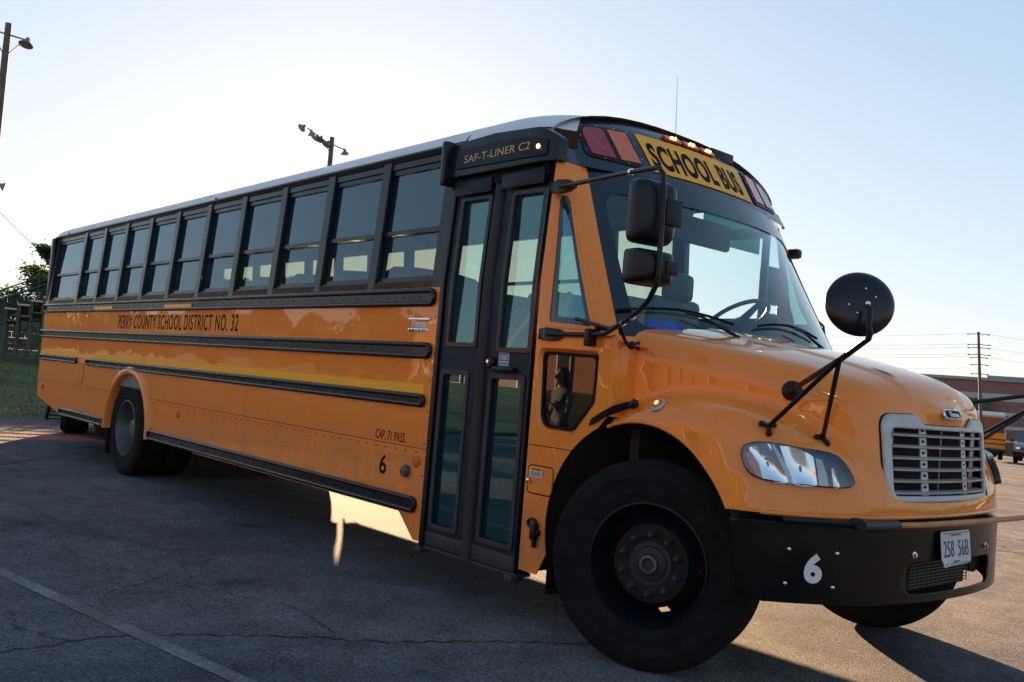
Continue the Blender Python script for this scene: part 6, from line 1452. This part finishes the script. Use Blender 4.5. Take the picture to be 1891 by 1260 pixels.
# ---------------------------------------------------------------- woman standing off to the side, seen mirrored in the stepwell window
def person():
    px_, py_ = -5.85, -6.25; face = math.atan2(5.0, 5.2)
    o = empty('person', (px_, py_, 0), 'person with long dark hair and grey jacket, mirrored in the low window', 'person'); o.rotation_euler.z = face+R(55); o.scale = (.90,)*3
    skin = mat('skin', (.45, .26, .19), .55); jac = mat('jacket_grey', (.16, .17, .19), .85, var=.15); jeans = mat('jeans', (.03, .04, .08), .85, var=.2); hairm = mat('hair', (.015, .010, .008), .45)
    # one skinned body: x forward, y to the left
    J = [(0, 0, .98, .135), (.0, 0, 1.12, .120), (.01, 0, 1.28, .135), (.0, 0, 1.40, .105), (.01, 0, 1.47, .055), (.03, 0, 1.53, .055),
         (0, .09, .92, .095), (.01, .10, .72, .082), (.02, .10, .50, .058), (.0, .105, .28, .052), (-.01, .11, .09, .040), (.10, .12, .04, .040), (.17, .12, .035, .030),
         (0, -.09, .92, .095), (.03, -.10, .72, .082), (.05, -.10, .50, .058), (.03, -.105, .28, .052), (.01, -.11, .09, .040), (.12, -.12, .04, .040), (.19, -.12, .035, .030),
         (0, .165, 1.385, .062), (-.01, .21, 1.20, .048), (.03, .22, 1.05, .040), (.14, .16, 1.12, .034), (.22, .10, 1.22, .027),
         (0, -.165, 1.385, .062), (.0, -.21, 1.20, .048), (.05, -.22, 1.05, .040), (.16, -.15, 1.14, .034), (.24, -.07, 1.24, .027)]
    E_ = [(0, 1), (1, 2), (2, 3), (3, 4), (4, 5), (0, 6), (6, 7), (7, 8), (8, 9), (9, 10), (10, 11), (11, 12), (0, 13), (13, 14), (14, 15), (15, 16), (16, 17), (17, 18), (18, 19), (3, 20), (20, 21), (21, 22), (22, 23), (23, 24), (3, 25), (25, 26), (26, 27), (27, 28), (28, 29)]
    me = bpy.data.meshes.new('body'); me.from_pydata([j[:3] for j in J], E_, []); b = link('body', me, None, o)
    sk_ = b.modifiers.new('skin', 'SKIN'); me.skin_vertices[0].data[0].use_root = True
    for i, j in enumerate(J): me.skin_vertices[0].data[i].radius = (j[3], j[3])
    sb_m = b.modifiers.new('sub', 'SUBSURF'); sb_m.levels = 2; sb_m.render_levels = 2
    dg = bpy.context.evaluated_depsgraph_get(); m2 = bpy.data.meshes.new_from_object(b.evaluated_get(dg)); b.modifiers.clear(); b.data = m2
    for m_ in (jac, jeans, skin): m2.materials.append(m_)
    for p in m2.polygons:
        c = p.center; p.material_index = 1 if c.z < .97 else (2 if (c.z > 1.46 or (c.x > .19 and c.z > 1.1)) else 0); p.use_smooth = True
    h = MB(); rows = []
    for z, rx_, ry_, dx in ((1.50, .045, .045, .03), (1.525, .062, .055, .045), (1.56, .080, .066, .045), (1.61, .092, .073, .035), (1.66, .094, .076, .030), (1.70, .085, .070, .025), (1.73, .055, .048, .02), (1.74, .01, .01, .02)): rows.append([(dx+rx_*math.cos(a), ry_*math.sin(a), z) for a in np.linspace(0, 2*math.pi, 21)[:-1]])
    h.grid(rows, closed=True); h.tube([(.125, 0, 1.65), (.150, 0, 1.605), (.125, 0, 1.595)], [.010, .014, .010], 6); h.build('head', skin, o, ang=80)
    e = MB()
    for s_ in (-1, 1): e.ball((.117, s_*.030, 1.645), .010, 8, 6)
    e.build('eyes', M_black, o); m_ = MB(); m_.ball((.118, 0, 1.570), .014, 8, 6, (.5, 1.5, .5)); m_.build('mouth', mat('lips', (.35, .09, .08), .5), o)
    q = MB(); rows = []
    for z, rx_, ry_, dx in ((1.30, .05, .10, -.085), (1.38, .07, .115, -.07), (1.48, .08, .105, -.045), (1.58, .095, .092, -.015), (1.66, .105, .092, .0), (1.71, .102, .086, .012), (1.75, .075, .062, .018), (1.765, .01, .01, .02)): rows.append([(dx+rx_*math.cos(a)*(1 if math.cos(a) < 0 else .72), ry_*math.sin(a), z) for a in np.linspace(0, 2*math.pi, 25)[:-1]])
    q.grid(rows, closed=True); q.build('hair', hairm, o, ang=80)
    # hands: palm, four fingers and thumb each, curled round a small bag strap in front of the chest
    for s_, base in ((1, (.225, .095, 1.225)), (-1, (.245, -.065, 1.245))):
        g = MB(); bx_, by_, bz_ = base; g.box(bx_-.01, bx_+.055, by_-.014, by_+.014, bz_-.01, bz_+.07, .012)
        for f_ in range(4): L_ = (.030, .036, .034, .026)[f_]; z_ = bz_+.062-.019*f_; g.tube([(bx_+.05, by_, z_), (bx_+.05+L_, by_-s_*.006, z_), (bx_+.05+L_, by_-s_*.030, z_-.004), (bx_+.04, by_-s_*.036, z_-.006)], [.0085, .008, .0075, .006], 6)
        g.tube([(bx_, by_-s_*.012, bz_+.05), (bx_+.03, by_-s_*.035, bz_+.075), (bx_+.055, by_-s_*.038, bz_+.068)], [.011, .009, .007], 6); g.build('hand', skin, o)
person()
